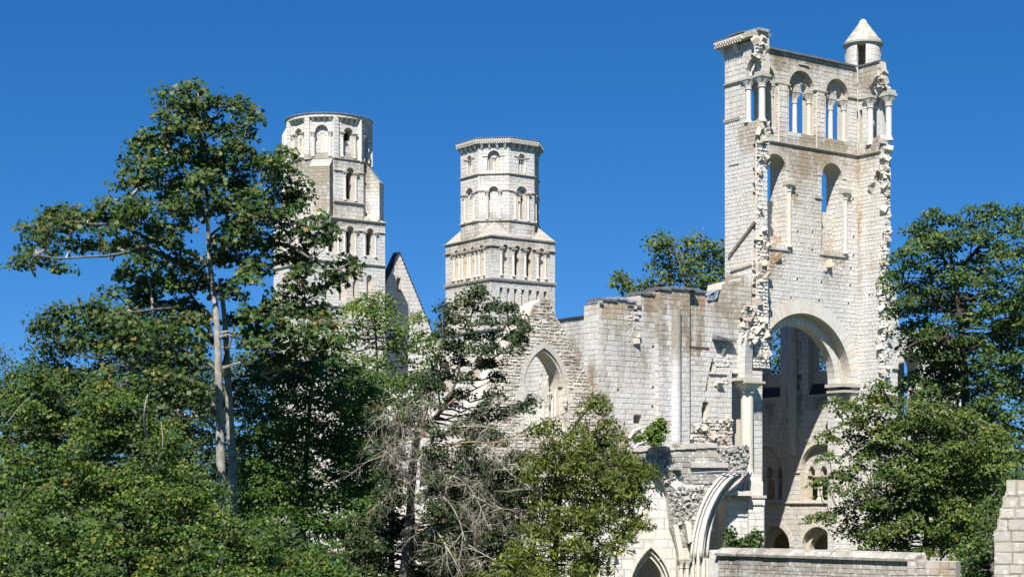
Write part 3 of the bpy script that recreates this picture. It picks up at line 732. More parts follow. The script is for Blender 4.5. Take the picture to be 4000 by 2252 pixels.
        if vis:
            mb = MB(); nb = 15
            for row in range(3):
                for j in range(nb):
                    a = -e+(W+2*e)*(j+(.25 if row % 2 else .0))/nb; t = -.36-.03*row; z = 42.95+row*.14
                    if a+.13 < W+e: B.boxm(mb, f, a, a+.12, z, z+.12, t-.08, t+.05)
            mb.build('billet_moulding', M['dressed'], cn, stuff=True)
        mb = MB(); mb.poly([f.P(-e*1.1, 43.5, -.46), f.P(W+e*1.1, 43.5, -.46), f.P(W-.4, 43.6, .6), f.P(.4, 43.6, .6)]); mb.poly([f.P(-e*1.1, 43.43, -.47), f.P(W+e*1.1, 43.43, -.47), f.P(W+e*1.1, 43.5, -.46), f.P(-e*1.1, 43.5, -.46)])
        mb.build('lead_rim', M['lead'], B.root)
    # corner broaches: stone pyramids leaning on the diagonals
    for k, (u, v, su, sv) in enumerate(((0, 0, 1, 1), (w, 0, -1, 1), (w, l, -1, -1), (0, l, 1, -1))):
        x, y = off(C2, u, v); p1 = off(C2, u+su*2.75, v); p2 = off(C2, u, v+sv*2.75); cdir = (cx-x, cy-y)
        D = math.hypot(*cdir); apx = (x+cdir[0]/D*(D-r+.02), y+cdir[1]/D*(D-r+.02), 35.35)
        mb = MB(); fA = 7
        # laid in courses so the joints read
        for j in range(fA):
            s0, s1 = j/fA, (j+1)/fA-.015
            def lp(P, s): return (P[0]+(apx[0]-P[0])*s, P[1]+(apx[1]-P[1])*s, 33.78+(apx[2]-33.78)*s)
            o_ = .03 if j % 2 else 0
            mb.poly([lp(p1, s0), lp((x, y), s0), lp((x, y), s1), lp(p1, s1)]); mb.poly([lp((x, y), s0), lp(p2, s0), lp(p2, s1), lp((x, y), s1)])
        mb.poly([(*p1, 33.7), (*p2, 33.7), (x, y, 33.7)]); mb.poly([(*p2, 33.77), (*p1, 33.77), apx])
        mb.poly([(*p1, 33.765), (x, y, 33.765), tuple((apx[0]*.99+cx*.01, apx[1]*.99+cy*.01, apx[2]-.03))]); mb.poly([(x, y, 33.765), (*p2, 33.765), tuple((apx[0]*.99+cx*.01, apx[1]*.99+cy*.01, apx[2]-.03))])
        mb.build('corner_broach', M['band'], B.root, fix=False)
    B.finish()
west_tower_octagon()

def west_gable():
    O = off(C1, 7.4, 7.0); f = Face(O, TH)
    B = Building('west_front_gable', 'steep pointed stone gable with a slit window between the two tall towers', 'gable wall', (O[0], O[1], 0))
    ap = f.a(1560); W = 12.2
    out = [(ap-6.6, 0), (ap-6.6, 19.5), (ap, 32.2), (ap+6.4, 19.5), (ap+6.4, 0)]
    s0, s1 = f.q(1549, 1083), f.q(1564, 1140)
    slit = [(s0[0], s1[1]), (s0[0], s0[1]), (s1[0]+.06, s0[1]), (s1[0]+.06, s1[1])]
    B.layer(f, out, [slit], 0, 1.0)
    B.lay(f, out, [slit], z0=14, ch=.38)
    mb = MB()
    for sgn, x1 in ((-1, ap-6.7), (1, ap+6.5)):
        mb.hexa([f.P(x1, 19.4, -.1), f.P(x1, 19.4, 1.15), f.P(ap, 32.3, 1.15), f.P(ap, 32.3, -.1), f.P(x1-.0, 19.5, -.1), f.P(x1, 19.5, 1.15), f.P(ap, 32.4, 1.15), f.P(ap, 32.4, -.1)])
    mb.build('coping', M['slate'], B.root, fix=True)
    B.finish(160)
west_gable()

# ================================================================== crossing tower
OC = (16.27, 121.13); UW = 11.77
def crossing_tower():
    f = Face(OC, TH)
    B = Building('crossing_tower', 'tall broken tower wall with a great round arch below and an open arcade on top', 'ruined tower', (OC[0], OC[1], 0))
    ZT, ZS = 40.2, 33.65
    # ---- west wall up to the string
    wa = (2.11, 4.28); wb = (7.91, 10.08); zsW = 31.7; zbW = 26.2
    out = [(1.2, 0), (1.2, ZS), (UW, ZS), (UW, 0)]
    oa, ob, zsA = 1.22, 11.02, 16.65
    def put(px, py, s=.1):
        a, z = f.q(px, py); return [(a-s, z-s), (a-s, z+s), (a+s, z+s), (a+s, z-s)]
    putl = [put(*q) for q in ((3115, 763), (3117, 905), (3174, 907), (3115, 967), (3174, 975), (3092, 1017), (3115, 1090), (3173, 972), (3210, 1102), (3335, 998), (3333, 780), (3335, 925), (3324, 1047), (3322, 1115), (3200, 1172), (3330, 1320), (3090, 1160), (3225, 1225), (3315, 1185))]
    putl = [p for i, p in enumerate(putl) if i != 7]
    h1 = [arch_poly(*wa, zsW, zbW, n=14), arch_poly(*wb, zsW, zbW, n=14), arch_poly(oa, ob, zsA, 0.01, n=30)]+putl
    B.layer(f, out, h1, 0, .85, back=False)
    ia, ib = oa+.8, ob-.8
    B.layer(f, out, [arch_poly(*wa, zsW, zbW, n=14), arch_poly(*wb, zsW, zbW, n=14), arch_poly(ia, ib, zsA, .02, n=30)], .85, 1.6)
    vwW = .42
    cuts = [cut_poly(*wa, zsW, zbW, vwW, n=14), cut_poly(*wb, zsW, zbW, vwW, n=14), cut_poly(oa, ob, zsA, 0, .95, n=30)]+putl
    B.lay(f, out, cuts, z0=2, ch=.29, ln=(.26, .55))
    B.lay(f, [(1.21, 2), (1.21, 16.6), (ia, 16.6), (ia, 2)], t=.85, ch=.4, ln=(.4, .8)); B.lay(f, [(ib, 2), (ib, 16.6), (ob, 16.6), (ob, 2)], t=.85, ch=.4, ln=(.4, .8))
    B.ring(f, *wa, zsW, vwW, n=13); B.ring(f, *wb, zsW, vwW, n=13)
    B.ring(f, oa, ob, zsA, .95, n=34, proud=.02)
    B.ring(f, ia, ib, zsA, .5, n=30, t=.85, depth=.7, proud=.03)
    # low infill walls at the back of the two big windows
    for (a0, a1), ztop in ((wa, 29.6), (wb, 29.3)):
        B.layer(f, [(a0+.01, zbW+.01), (a0+.01, ztop), (a1-.01, ztop), (a1-.01, zbW+.01)], [], 1.0, 1.55)
        B.lay(f, [(a0+.02, zbW+.02), (a0+.02, ztop), (a1-.02, ztop), (a1-.02, zbW+.02)], t=1.0, ch=.3, ln=(.2, .5), rough=.03)
        B.box('sloping_sill', f, a0-.25, a1+.3, zbW-.3, zbW+.02, -.12, .98, slope=.28)
        B.torn(f, [(a0-.2, 24.6), (a0-.2, zbW-.35), (a1+.2, zbW-.35), (a1+.2, 24.6)], t=-.01, ch=.28, depth=.08, n=8)
    # nook shafts and their imposts
    for a1 in (wa[1], wb[1]):
        B.column(f, a1+.3, zbW, 30.75, .17, t=-.02, cap=.5, base=.2)
        B.box('impost', f, a1-.02, a1+.75, 30.75, 30.98, -.22, .3)
    B.box('impost', f, wb[0]-.75, wb[0]+.02, 30.0, 30.15, -.12, .3)
    # tall flat pilasters
    for (p0, p1, zt) in ((3095, 3122, 31), (3196, 3212, 29)): pass
    # the jamb stones (reveals) of the two windows, facing left
    for a1 in (wa[1], wb[1]):
        fj = Face(f.P(a1, 0, 1.6)[:2], TH-R(90)); B.lay(fj, [(0, zbW), (0, zsW), (1.6, zsW), (1.6, zbW)], ch=.34, ln=(.3, .6), proud=.02)
    fj = Face(f.P(ob, 0, .85)[:2], TH-R(90)); B.lay(fj, [(0, 0), (0, zsA), (.85, zsA), (.85, 0)], ch=.36, proud=.01, rough=.004)
    fj = Face(f.P(ib, 0, 1.6)[:2], TH-R(90)); B.lay(fj, [(0, 0), (0, zsA), (.75, zsA), (.75, 0)], ch=.36, proud=.01, rough=.004)
    # string courses
    B.string(f, 1.2, UW+.02, ZS-.12, h=.16, p=.16)
    # ---- arcade storey
    TU = 1.0; t0 = .12
    wins = [(.92, 3.38), (4.69, 7.22), (8.46, 10.87)]
    zs = 37.9; zb = 34.55
    outU = [(.85, ZS+.05), (.85, ZT), (UW, ZT), (UW, ZS+.05)]
    h1 = [arch_poly(a0, a1, zs, zb, n=16) for a0, a1 in wins]
    B.layer(f, outU, h1, t0, t0+.42, back=False)
    h2 = []
    for a0, a1 in wins:
        c = (a0+a1)/2; e = (a1-a0)/2-.28; wc = .3; rr = (e-wc)/2; zz = zs+.15; e0 = e if a0 > 1 else (a1-a0)/2-.04
        tw = ([(c-e, zb+.01), (c-e, zz)] if e0 == e else [(c-e0, zb+.01), (c-e0, zz), (c-e, zz+.1)])+[(c-e+rr-rr*math.cos(math.pi*i/8), zz+rr*1.15*math.sin(math.pi*i/8)) for i in range(1, 8)]+[(c-wc, zz), (c-.14, zz-.28), (c+.14, zz-.28), (c+wc, zz)]+[(c+wc+rr-rr*math.cos(math.pi*i/8), zz+rr*1.15*math.sin(math.pi*i/8)) for i in range(1, 8)]+[(c+e, zz), (c+e, zb+.01)]
        h2.append(tw)
        B.lay(f, arch_poly(a0, a1, zs, zb, n=16), [[(x, z) for x, z in tw]], t=t0+.42, ch=.28, ln=(.25, .45), proud=.02)
        B.ring(f, a0, a1, zs, .28, n=13, t=t0)
        B.column(f, c, zb, zs-.1, .18, t=t0+.68, cap=.85, base=.25, n=14)
        B.column(f, a1-.16, zb, zs-.1, .17, t=t0+.34, cap=.8, base=.2, n=14)
        if a0 > 1: B.column(f, a0+.12, zb, zs-.1, .15, t=t0+.4, cap=.8, base=.2, n=14)
        # capital wedge above the central shaft
        mb = MB(); B.boxm(mb, f, c-.36, c+.36, zs-.1, zs+.14, t0+.42, t0+.95); mb.build('impost', M['band'], B.root, fix=True)
    B.layer(f, outU, h2, t0+.42, TU)
    cu = [cut_poly(a0, a1, zs, zb, .28, n=16) for a0, a1 in wins]
    B.lay(f, outU, cu, t=t0, ch=.28, ln=(.26, .52))
    xs = [.9]+[v for q in wins for v in q]+[UW]
    for i in range(2, len(xs), 2):
        if xs[i+1]-xs[i] > .05: B.string(f, xs[i]-.12, xs[i+1]+.12, zs-.1, h=.2, p=.14, t=t0)
    # shallow flat buttresses between the windows
    for (x0, x1) in ((3.6, 4.45), (7.45, 8.2)):
        mb = MB(); B.boxm(mb, f, x0, x1, ZS+.05, zs-.12, -.02, t0+.02); mb.build('pilaster', M['reveal'], B.root, fix=True)
        B.lay(f, [(x0, ZS+.05), (x0, zs-.14), (x1, zs-.14), (x1, ZS+.05)], t=-.02, ch=.36, ln=(.35, .45), proud=.025)
    # lead-covered top
    for i in range(9):
        a0 = 1.3+i*(UW-1.5)/9; B.box('lead_capping', f, a0, a0+(UW-1.5)/9-.02, ZT, ZT+.13+random.uniform(0, .03), -.1, TU+.1, mat='lead')
    for (x0, x1, zz) in ((4.45, 8.3, 38.9), ):
        B.box('drip_ledge', f, x0+1.2, x0+2.2, 39.55, 39.63, .0, .2)
    # ---- south stub, seen on its outer side
    fS = Face(off(OC, 0, 1.8), TH-R(90)); TS = 1.2
    def jag(a, z0, z1, amp=.22, step=.34):
        pts = []; z = z0; s = 1 if z1 > z0 else -1
        while (z1-z)*s > .05:
            x = a+random.uniform(-amp, amp*.5); pts += [(x, z), (x, z+s*step*.95)]; z += s*step
        return pts
    # solid body to the arcade
    right = jag(2.95, 17.0, 24.0, .35)+jag(3.0, 24.1, 33.0, .2)+[(3.3, 33.1), (3.32, 34.4)]
    out = [(0, 0), (0, 34.5)]+[(p[0], p[1]) for p in reversed(right)]+[(3.0, 16.9), (1.75, 16.9), (1.75, 0)]
    B.layer(fS, out, [], 0, TS)
    B.lay(fS, out, z0=15, ch=.29, ln=(.26, .52))
    # arcade storey of the stub: pier, half arch, free shaft
    out = [(0, 34.5), (0, ZT), (2.1, ZT+.1), (3.42, ZT+.2), (3.42, 37.75), (3.12, 37.75), (3.05, 38.15), (2.78, 38.5), (2.5, 38.2), (2.42, 37.75), (2.42, 34.5)]
    out = [(0, 34.5), (0, ZT), (1.9, ZT), (1.9, 34.5)]
    B.layer(fS, out, [], .35, .6)
    B.layer(fS, [(1.9, 38.75), (1.9, ZT), (3.35, ZT+.15), (3.42, 38.0), (3.0, 38.1), (2.6, 38.6), (2.2, 38.9)], [], .36, 1.1)
    out1 = [(0, 34.5), (0, ZT), (3.3, ZT), (3.3, 39.35), (2.95, 39.2), (2.5, 38.75), (2.2, 38.2), (2.1, 37.6), (2.1, 34.5)]
    B.layer(fS, out1, [], 0, .35, back=False)
    B.lay(fS, out1, [cut_poly(2.1, 4.5, 37.75, 34.5, .4)], ch=.36, ln=(.3, .5))
    B.lay(fS, [(2.1, 37.8), (2.5, 38.7), (3.3, 39.3), (3.3, 38.3), (2.8, 38.5), (2.45, 38)], t=.35, ch=.3)
    for i in range(5):       # fan of arch stones
        a0, a1 = math.pi-i*.2-.02, math.pi-(i+1)*.2+.02; c0 = (3.6, 37.7); r0, r1 = 1.5, 1.95
        q = [(c0[0]+r*math.cos(a), c0[1]+r*math.sin(a)) for a, r in ((a0, r0), (a0, r1), (a1, r1), (a1, r0))][::-1]
        B.vous.append(('arch_stone', [fS.P(x, z, .3) for x, z in q], [fS.P(x, z, -.03) for x, z in q]))
    B.string(fS, -.05, 2.15, 37.45, h=.2, p=.14)
    B.column(fS, 2.26, 34.5, 37.65, .2, t=.15, cap=.75, base=.2)
    B.column(fS, 3.2, 34.45, 37.75, .24, t=.55, cap=.8, base=.3)
    B.box('impost', fS, 2.85, 3.55, 37.75, 37.95, .15, .95)
    # broken end, facing the camera
    fE = Face(fS.P(3.15, 0, 0)[:2], TH); 
    B.torn(fE, [(.0, 27.2), (.1, 30), (.0, 33.2), (.0, 34.4), (1.15, 34.4), (1.2, 33.3), (.85, 32.5), (.6, 30.5), (.5, 29), (.6, 27)], t=.02, depth=.13, n=36)
    B.torn(fE, [(-.25, 17.3), (.0, 20), (.1, 26.5), (.8, 27), (1.2, 26), (1.15, 22), (1.3, 20), (1.3, 17.2)], t=-.0, depth=.17, n=90)
    B.torn(fE, [(-.25, 38.9), (-.3, 40.3), (.8, 40.4), (1.0, 39.6), (.6, 38.7)], t=-.15, depth=.2, n=40)
    B.torn(fE, [(.0, 32), (.0, 34.6), (1.2, 34.5), (1.1, 31.5), (.4, 31.8)], t=-.1, depth=.2, n=30)
    B.rubble(f, [(1.0, 38.4), (1.0, 40.1), (2.6, 40.1), (2.3, 39.4), (1.6, 39.0)], 50, t=(-.02, .14), size=(.2, .4))
    B.lay(fE, [(.0, 24.5), (.0, 34), (1.15, 34), (1.15, 24.5)], t=-.0, ch=.34, ln=(.3, .6), rough=.02)
    # cornice of the stub with chequer and corbels
    mb = MB(); mb.hexa([fS.P(-.4, 40.15, .9), fS.P(3.3, 40.35, .9), fS.P(3.3, 40.75, .9), fS.P(-.4, 40.6, .9), fS.P(-.45, 40.15, -.5), fS.P(3.1, 40.35, -.5), fS.P(3.2, 40.75, -.55), fS.P(-.5, 40.6, -.55)])
    cn = mb.build('cornice', M['band'], B.root, fix=True)
    mb = MB()
    for row in range(3):
        for j in range(11):
            a = -.45+j*.26+(.13 if row % 2 else 0); B.boxm(mb, fS, a, a+.13, 40.17+row*.14, 40.29+row*.14, -.62-.03*row, -.5)
    mb.build('billet_moulding', M['dressed'], cn, stuff=True)
    for a in (.0, 1.35):
        mb = MB(); mb.hexa([fS.P(a-.14, 39.5, .1), fS.P(a+.14, 39.5, .1), fS.P(a+.16, 40.2, .1), fS.P(a-.16, 40.2, .1), fS.P(a-.12, 39.75, -.2), fS.P(a+.12, 39.75, -.2), fS.P(a+.16, 40.2, -.42), fS.P(a-.16, 40.2, -.42)]); mb.build('corbel', M['dressed'], B.root, fix=True)
    B.box('lead_capping', fS, -.5, 1.0, 40.63, 40.7, -.6, 1.0, mat='lead'); B.box('lead_capping', fS, 1.02, 2.6, 40.74, 40.84, -.6, 1.0, mat='lead')
    B.box('lead_capping', fS, 2.65, 3.5, 40.75, 40.95, .0, 1.0, mat='lead_shiny')
    mb = MB(); mb.hexa([f.P(.7, 40.5, -1.3), f.P(1.4, 40.5, -1.3), f.P(1.4, 40.5, -.5), f.P(.7, 40.5, -.5), f.P(.6, 40.85, -1.4), f.P(1.55, 40.78, -1.4), f.P(1.55, 40.78, -.5), f.P(.6, 40.85, -.5)]); mb.build('overhanging_slab', M['band'], B.root, fix=True)
    # short marks of vanished roofs on the stub's outer face
    for (p0, p1, wdt) in (((2849, 1004), (2953, 866), .2), ((2858, 1056), (2940, 1030), .16)):
        a0, z0 = fS.q(*p0); a1, z1 = fS.q(*p1); l = math.hypot(a1-a0, z1-z0); nx, nz = -(z1-z0)/l*wdt/2, (a1-a0)/l*wdt/2; mb = MB(); n = 9 if wdt > .18 else 5
        for i in range(n):
            s0, s1 = i/n, (i+.93)/n; q = [(a0+(a1-a0)*s+sg*nx, z0+(z1-z0)*s+sg*nz) for s, sg in ((s0, -1), (s1, -1), (s1, 1), (s0, 1))]
            mb.hexa([fS.P(x, z, .05) for x, z in q]+[fS.P(x, z, -.13) for x, z in q])
        mb.build('roof_scar' if wdt > .18 else 'broken_ledge', M['roofscar'] if wdt > .18 else M['band'], B.root, fix=True)
    for px, py, L in ((2865, 645, 1.0), ):
        a, z = fS.q(px, py); B.box('broken_ledge', fS, a-.45, a+.6, z, z+.07, -.06, .02)
    a, z = fS.q(2860, 470); B.string(fS, -.05, 1.6, z-.1, h=.24, p=.1, billets=True)
    # ---- north stub, inner side
    fN = Face(off(OC, UW, 0), TH-R(90)); TN = .55
    def an(px, py): return fN.q(px, py)
    edge = [an(3452, 255), an(3456, 330), an(3470, 345), an(3465, 360), an(3452, 385)]
    outN = [(.0, ZS+.05), (.0, ZT), (2.2, ZT)]+[(2.35, 39.4), (2.4, 38.6), (2.75, 38.2), (2.65, 37.85), (1.0+.55, 37.85), (1.5, 38.25), (1.25, 38.55), (1.0, 38.3), (.95, 37.85), (.95, ZS+.05)]
    slit = [an(3342, 535), an(3342, 440), an(3350, 428), an(3358, 440), an(3360, 533)]
    slit = [(max(.04, a), z) for a, z in slit]
    # pier beside the slit
    B.layer(fN, outN, [[(.12, ZS+.7), (.12, 36.9), (.27, 37.15), (.42, 36.9), (.42, ZS+.7)]], .3, TN)
    out1 = [(.0, ZS+.05), (.0, ZT), (2.25, ZT), (2.35, 39.5), (2.1, 39.25), (1.6, 39.0), (1.1, 38.5), (.92, 37.9), (.92, ZS+.05)]
    B.layer(fN, out1, [[(.12, ZS+.7), (.12, 36.9), (.27, 37.15), (.42, 36.9), (.42, ZS+.7)]], 0, .3, back=False)
    B.lay(fN, out1, [[(.1, ZS+.7), (.1, 36.9), (.27, 37.2), (.44, 36.9), (.44, ZS+.7)], cut_poly(.92, 3.3, 37.9, ZS, .35)], ch=.35, ln=(.3, .5))
    for i in range(6):
        a0, a1 = math.pi-i*.19-.02, math.pi-(i+1)*.19+.02; c0 = (2.35, 37.85); r0, r1 = 1.4, 1.8
        q = [(c0[0]+r*math.cos(a), c0[1]+r*math.sin(a)) for a, r in ((a0, r0), (a0, r1), (a1, r1), (a1, r0))][::-1]
        B.vous.append(('arch_stone', [fN.P(x, z, .3) for x, z in q], [fN.P(x, z, -.03) for x, z in q]))
    B.column(fN, 1.1, ZS+.6, 37.85, .22, t=.12, cap=.8, base=.2)
    B.column(fN, 2.45, ZS+.75, 37.85, .23, t=.6, cap=.85, base=.35)
    B.box('impost', fN, 2.05, 2.8, 37.85, 38.1, .2, 1.0)
    B.string(fN, 0, .95, 37.7, h=.2, p=.14)
    B.box('jamb_wall', fN, 1.2, 1.75, ZS+.05, 37.8, .7, 1.2, mat='reveal')
    for i in range(2): B.box('lead_capping', fN, i*1.1, i*1.1+1.08, ZT, ZT+.12, -.1, TN+.1, mat='lead')
    # lower body
    redge = []
    for (px, py) in ((3452, 520), (3478, 560), (3482, 600), (3478, 640), (3470, 660), (3473, 700), (3472, 780), (3464, 785), (3468, 840), (3462, 910), (3452, 950), (3450, 1000), (3452, 1100), (3456, 1200), (3452, 1300), (3455, 1400), (3455, 1500)):
        a, z = an(px, py); a = min(a-.35, 2.62); redge += [(a+random.uniform(-.12, .0), z), (min(2.62, a+random.uniform(-.1, .1)), z-.5), (min(2.62, a+random.uniform(-.15, .05)), z-1.0)]
    outL = [(0, 0), (0, ZS)]+redge+[(2.7, 15), (2.7, 0)]
    ha0 = an(3412, 700)[0]; hz = an(3440, 708)[1]
    niche = [(ha0, hz+.1)]+[(ha0+1.35-1.35*math.cos(math.pi*i/16), hz+.1+1.15*math.sin(math.pi*i/16)) for i in range(1, 11)]+[(ha0+1.78, hz-.45)]
    niche = [(min(a, 2.72), z) for a, z in niche]
    B.layer(fN, outL, [niche], 0, .5, back=False); B.layer(fN, outL, [], .5, TN+.1)
    B.lay(fN, outL, [niche], z0=3, ch=.29, ln=(.26, .52))
    B.string(fN, 0, 2.3, ZS-.12, h=.16, p=.16)
    a, z = an(3408, 732); mb = MB(); mb.hexa([fN.P(a-.3, z+.1, .1), fN.P(a+.35, z+.3, .1), fN.P(a+.2, z-.2, .1), fN.P(a+.0, z-.5, .1), fN.P(a-.3, z+.1, -.25), fN.P(a+.4, z+.3, -.25), fN.P(a+.2, z-.1, -.02), fN.P(a, z-.5, -.02)]); mb.build('broken_impost', M['band'], B.root, fix=True)
    fE2 = Face(fN.P(2.6, 0, 0)[:2], TH)
    B.torn(fN, [(1.95, 13), (2.0, 24), (2.15, 26.4), (2.7, 26.6), (2.6, 13)], t=.02, depth=.16, n=90)
    B.torn(fE2, [(-.05, 26), (.0, 33.2), (.58, 33.2), (.6, 26)], t=.0, depth=.12, n=30); B.torn(fE2, [(-.1, 13), (.0, 27), (.6, 27), (.6, 13)], t=.3, depth=.2, n=80)
    B.torn(fN, [(1.9, 38.2), (1.9, 39.9), (2.4, 39.8), (2.8, 38.2)], t=.1, depth=.2, n=30)
    B.torn(fN, [(2.2, 31), (2.3, 34.4), (3.0, 34.0), (3.0, 32.9), (2.6, 30.8)], t=.05, depth=.15, n=40)
    # stepped left edge of the torn strip, springing of a lower arch
    ring = arc(1.3, 5.2, 16.2, pointed=.5, n=16)[:7]
    # ---- turret
    tc = off(OC, 13.6, 1.2); tz = 39.4
    mb = MB(); seg = 28
    def tp(r, a, z): return (tc[0]+r*math.cos(a), tc[1]+r*math.sin(a), z)
    dn = math.atan2(-tc[1], -tc[0]); da = .30   # door faces us, a little left
    door0, door1 = dn-.18-da+.0, dn-.18+da
    zc = [33.0]; 
    while zc[-1] < 42.2: zc.append(min(42.2, zc[-1]+.42))
    tm = MB()
    for a_i in range(seg):
        a0 = 2*math.pi*a_i/seg+.0; 
    # wall of the turret in curved blocks
    tn = 0; blocks = MB()
    for j in range(len(zc)-1):
        nb = 11; ofs = (j % 2)*math.pi/nb
        for b in range(nb):
            a0 = dn+math.pi+ofs+2*math.pi*b/nb; a1 = a0+2*math.pi/nb-.012
            z0, z1 = zc[j], zc[j+1]-.014
            segs = [(a0, a1)]
            if z1 > 40.75 and z0 < 42.0:
                def norm(a): return (a-dn+math.pi) % (2*math.pi)-math.pi
                n0, n1 = norm(a0), norm(a1)
                if n1 < n0: n1 += 2*math.pi
                lo, hi = -.36, .16; segs = []
                if n0 < lo < n1 or n0 < hi < n1 or (n0 >= lo and n1 <= hi):
                    if n0 < lo: segs.append((dn+n0, dn+lo))
                    if n1 > hi: segs.append((dn+hi, dn+n1))
                else: segs = [(dn+n0, dn+n1)]
            for s0, s1 in segs:
                if s1-s0 < .02: continue
                k = 3; r1 = 1.33+random.uniform(-.008, .012); mb = MB()
                for q in range(k):
                    b0 = s0+(s1-s0)*q/k; b1 = s0+(s1-s0)*(q+1)/k
                    mb.hexa([tp(1.0, b0, z0), tp(1.0, b1, z0), tp(1.0, b1, z1), tp(1.0, b0, z1), tp(r1, b0, z0), tp(r1, b1, z0), tp(r1, b1, z1), tp(r1, b0, z1)])
                mb.build('turret_stone', M['dressed'], B.root, fix=True)
    mb = MB(); mb.lathe((*tc, 33), [(.98, 0), (.98, 6.4)], 20); mb.build('newel_core', M['core'], B.root)
    mb = MB(); mb.lathe((*tc, 42.2), [(1.36, 0), (1.42, .08), (1.42, .14), (1.5, .16), (1.52, .3), (1.46, .33)], 32); cn = mb.build('turret_cornice', M['band'], B.root)
    # stepped stone cone
    z0 = 42.5; 
    prof = [(1.47, 0), (1.28, .26), (1.09, .52), (.9, .78), (.7, 1.05), (.5, 1.32), (.3, 1.58)]
    for i in range(6):
        (ra, za), (rb, zb2) = prof[i], prof[i+1]; nb = 13-i
        for b in range(nb):
            a0 = 2*math.pi*(b+.5*(i % 2))/nb; a1 = a0+2*math.pi/nb-.02; mb = MB()
            for q in range(2):
                b0 = a0+(a1-a0)*q/2; b1 = a0+(a1-a0)*(q+1)/2
                mb.hexa([tp(.1, b0, z0+za), tp(.1, b1, z0+za), tp(.08, b1, z0+zb2), tp(.08, b0, z0+zb2), tp(ra, b0, z0+za), tp(ra, b1, z0+za), tp(rb+.015, b1, z0+zb2-.01), tp(rb+.015, b0, z0+zb2-.01)])
            o = mb.build('roof_stone', M['reveal'], B.root, fix=True); o.color = (random.uniform(.5, 1.6), random.uniform(0, .4), 0, 1)
    mb = MB(); mb.lathe((*tc, z0+1.57), [(.32, 0), (.27, .12), (.17, .24), (.06, .31)], 14); mb.build('finial', M['dressed'], B.root)
    # ---- left pier below: capital, half shaft, broken springer
    a0 = -.05
    B.layer(f, [(-.6, 0), (-.6, 17.0), (.62, 17.0), (.62, 0)], [], -1.35, -.0)
    B.lay(f, [(-.6, 3), (-.6, 17.0), (.62, 17.0), (.62, 3)], t=-1.35, ch=.42, ln=(.5, .9), proud=.015)
    fq = Face(off(OC, 0, -1.35), TH)
    ax = fq.a(2921, -.3)
    B.column(fq, ax, 0, 16.2, .46, t=-.22, cap=.75, base=0, n=22)
    B.box('impost', fq, ax-1.15, ax+.66, 16.2, 16.42, -.85, .6)
    # curved springer of the vanished arch above the capital
    mb = MB(); n = 9
    for i in range(n):
        z0_ = 16.45+i*.36; z1_ = z0_+.345; lean = lambda z: ((z-16.4)**2)*.035
        mb = MB(); w0 = .85; tz0, tz1 = -.45-lean(z0_)*.6, -.45-lean(z1_)*.6
        mb.hexa([fq.P(ax-.45+lean(z0_)*.2, z0_, .5), fq.P(ax+w0, z0_, .5), fq.P(ax+w0, z1_, .5), fq.P(ax-.45+lean(z1_)*.2, z1_, .5), fq.P(ax-.45+lean(z0_)*.2, z0_, tz0), fq.P(ax+.55, z0_, tz0+.3), fq.P(ax+.55, z1_, tz1+.3), fq.P(ax-.45+lean(z1_)*.2, z1_, tz1)])
        mb.build('springer', M['dressed'], B.root, fix=True)
    B.torn(fq, [(ax-.6, 19.0), (ax-.3, 21.5), (ax+.9, 21.5), (ax+1.1, 19.5), (ax+.4, 18.9)], t=-.25, depth=.4, n=90)
    # right impost of the great arch
    B.box('impost', f, ib-.3, ob+2.0, 16.35, 16.6, -.25, 1.62); B.box('impost', f, ib-.15, ob+1.0, 15.95, 16.12, -.15, 1.61)
    B.finish(300)
crossing_tower()
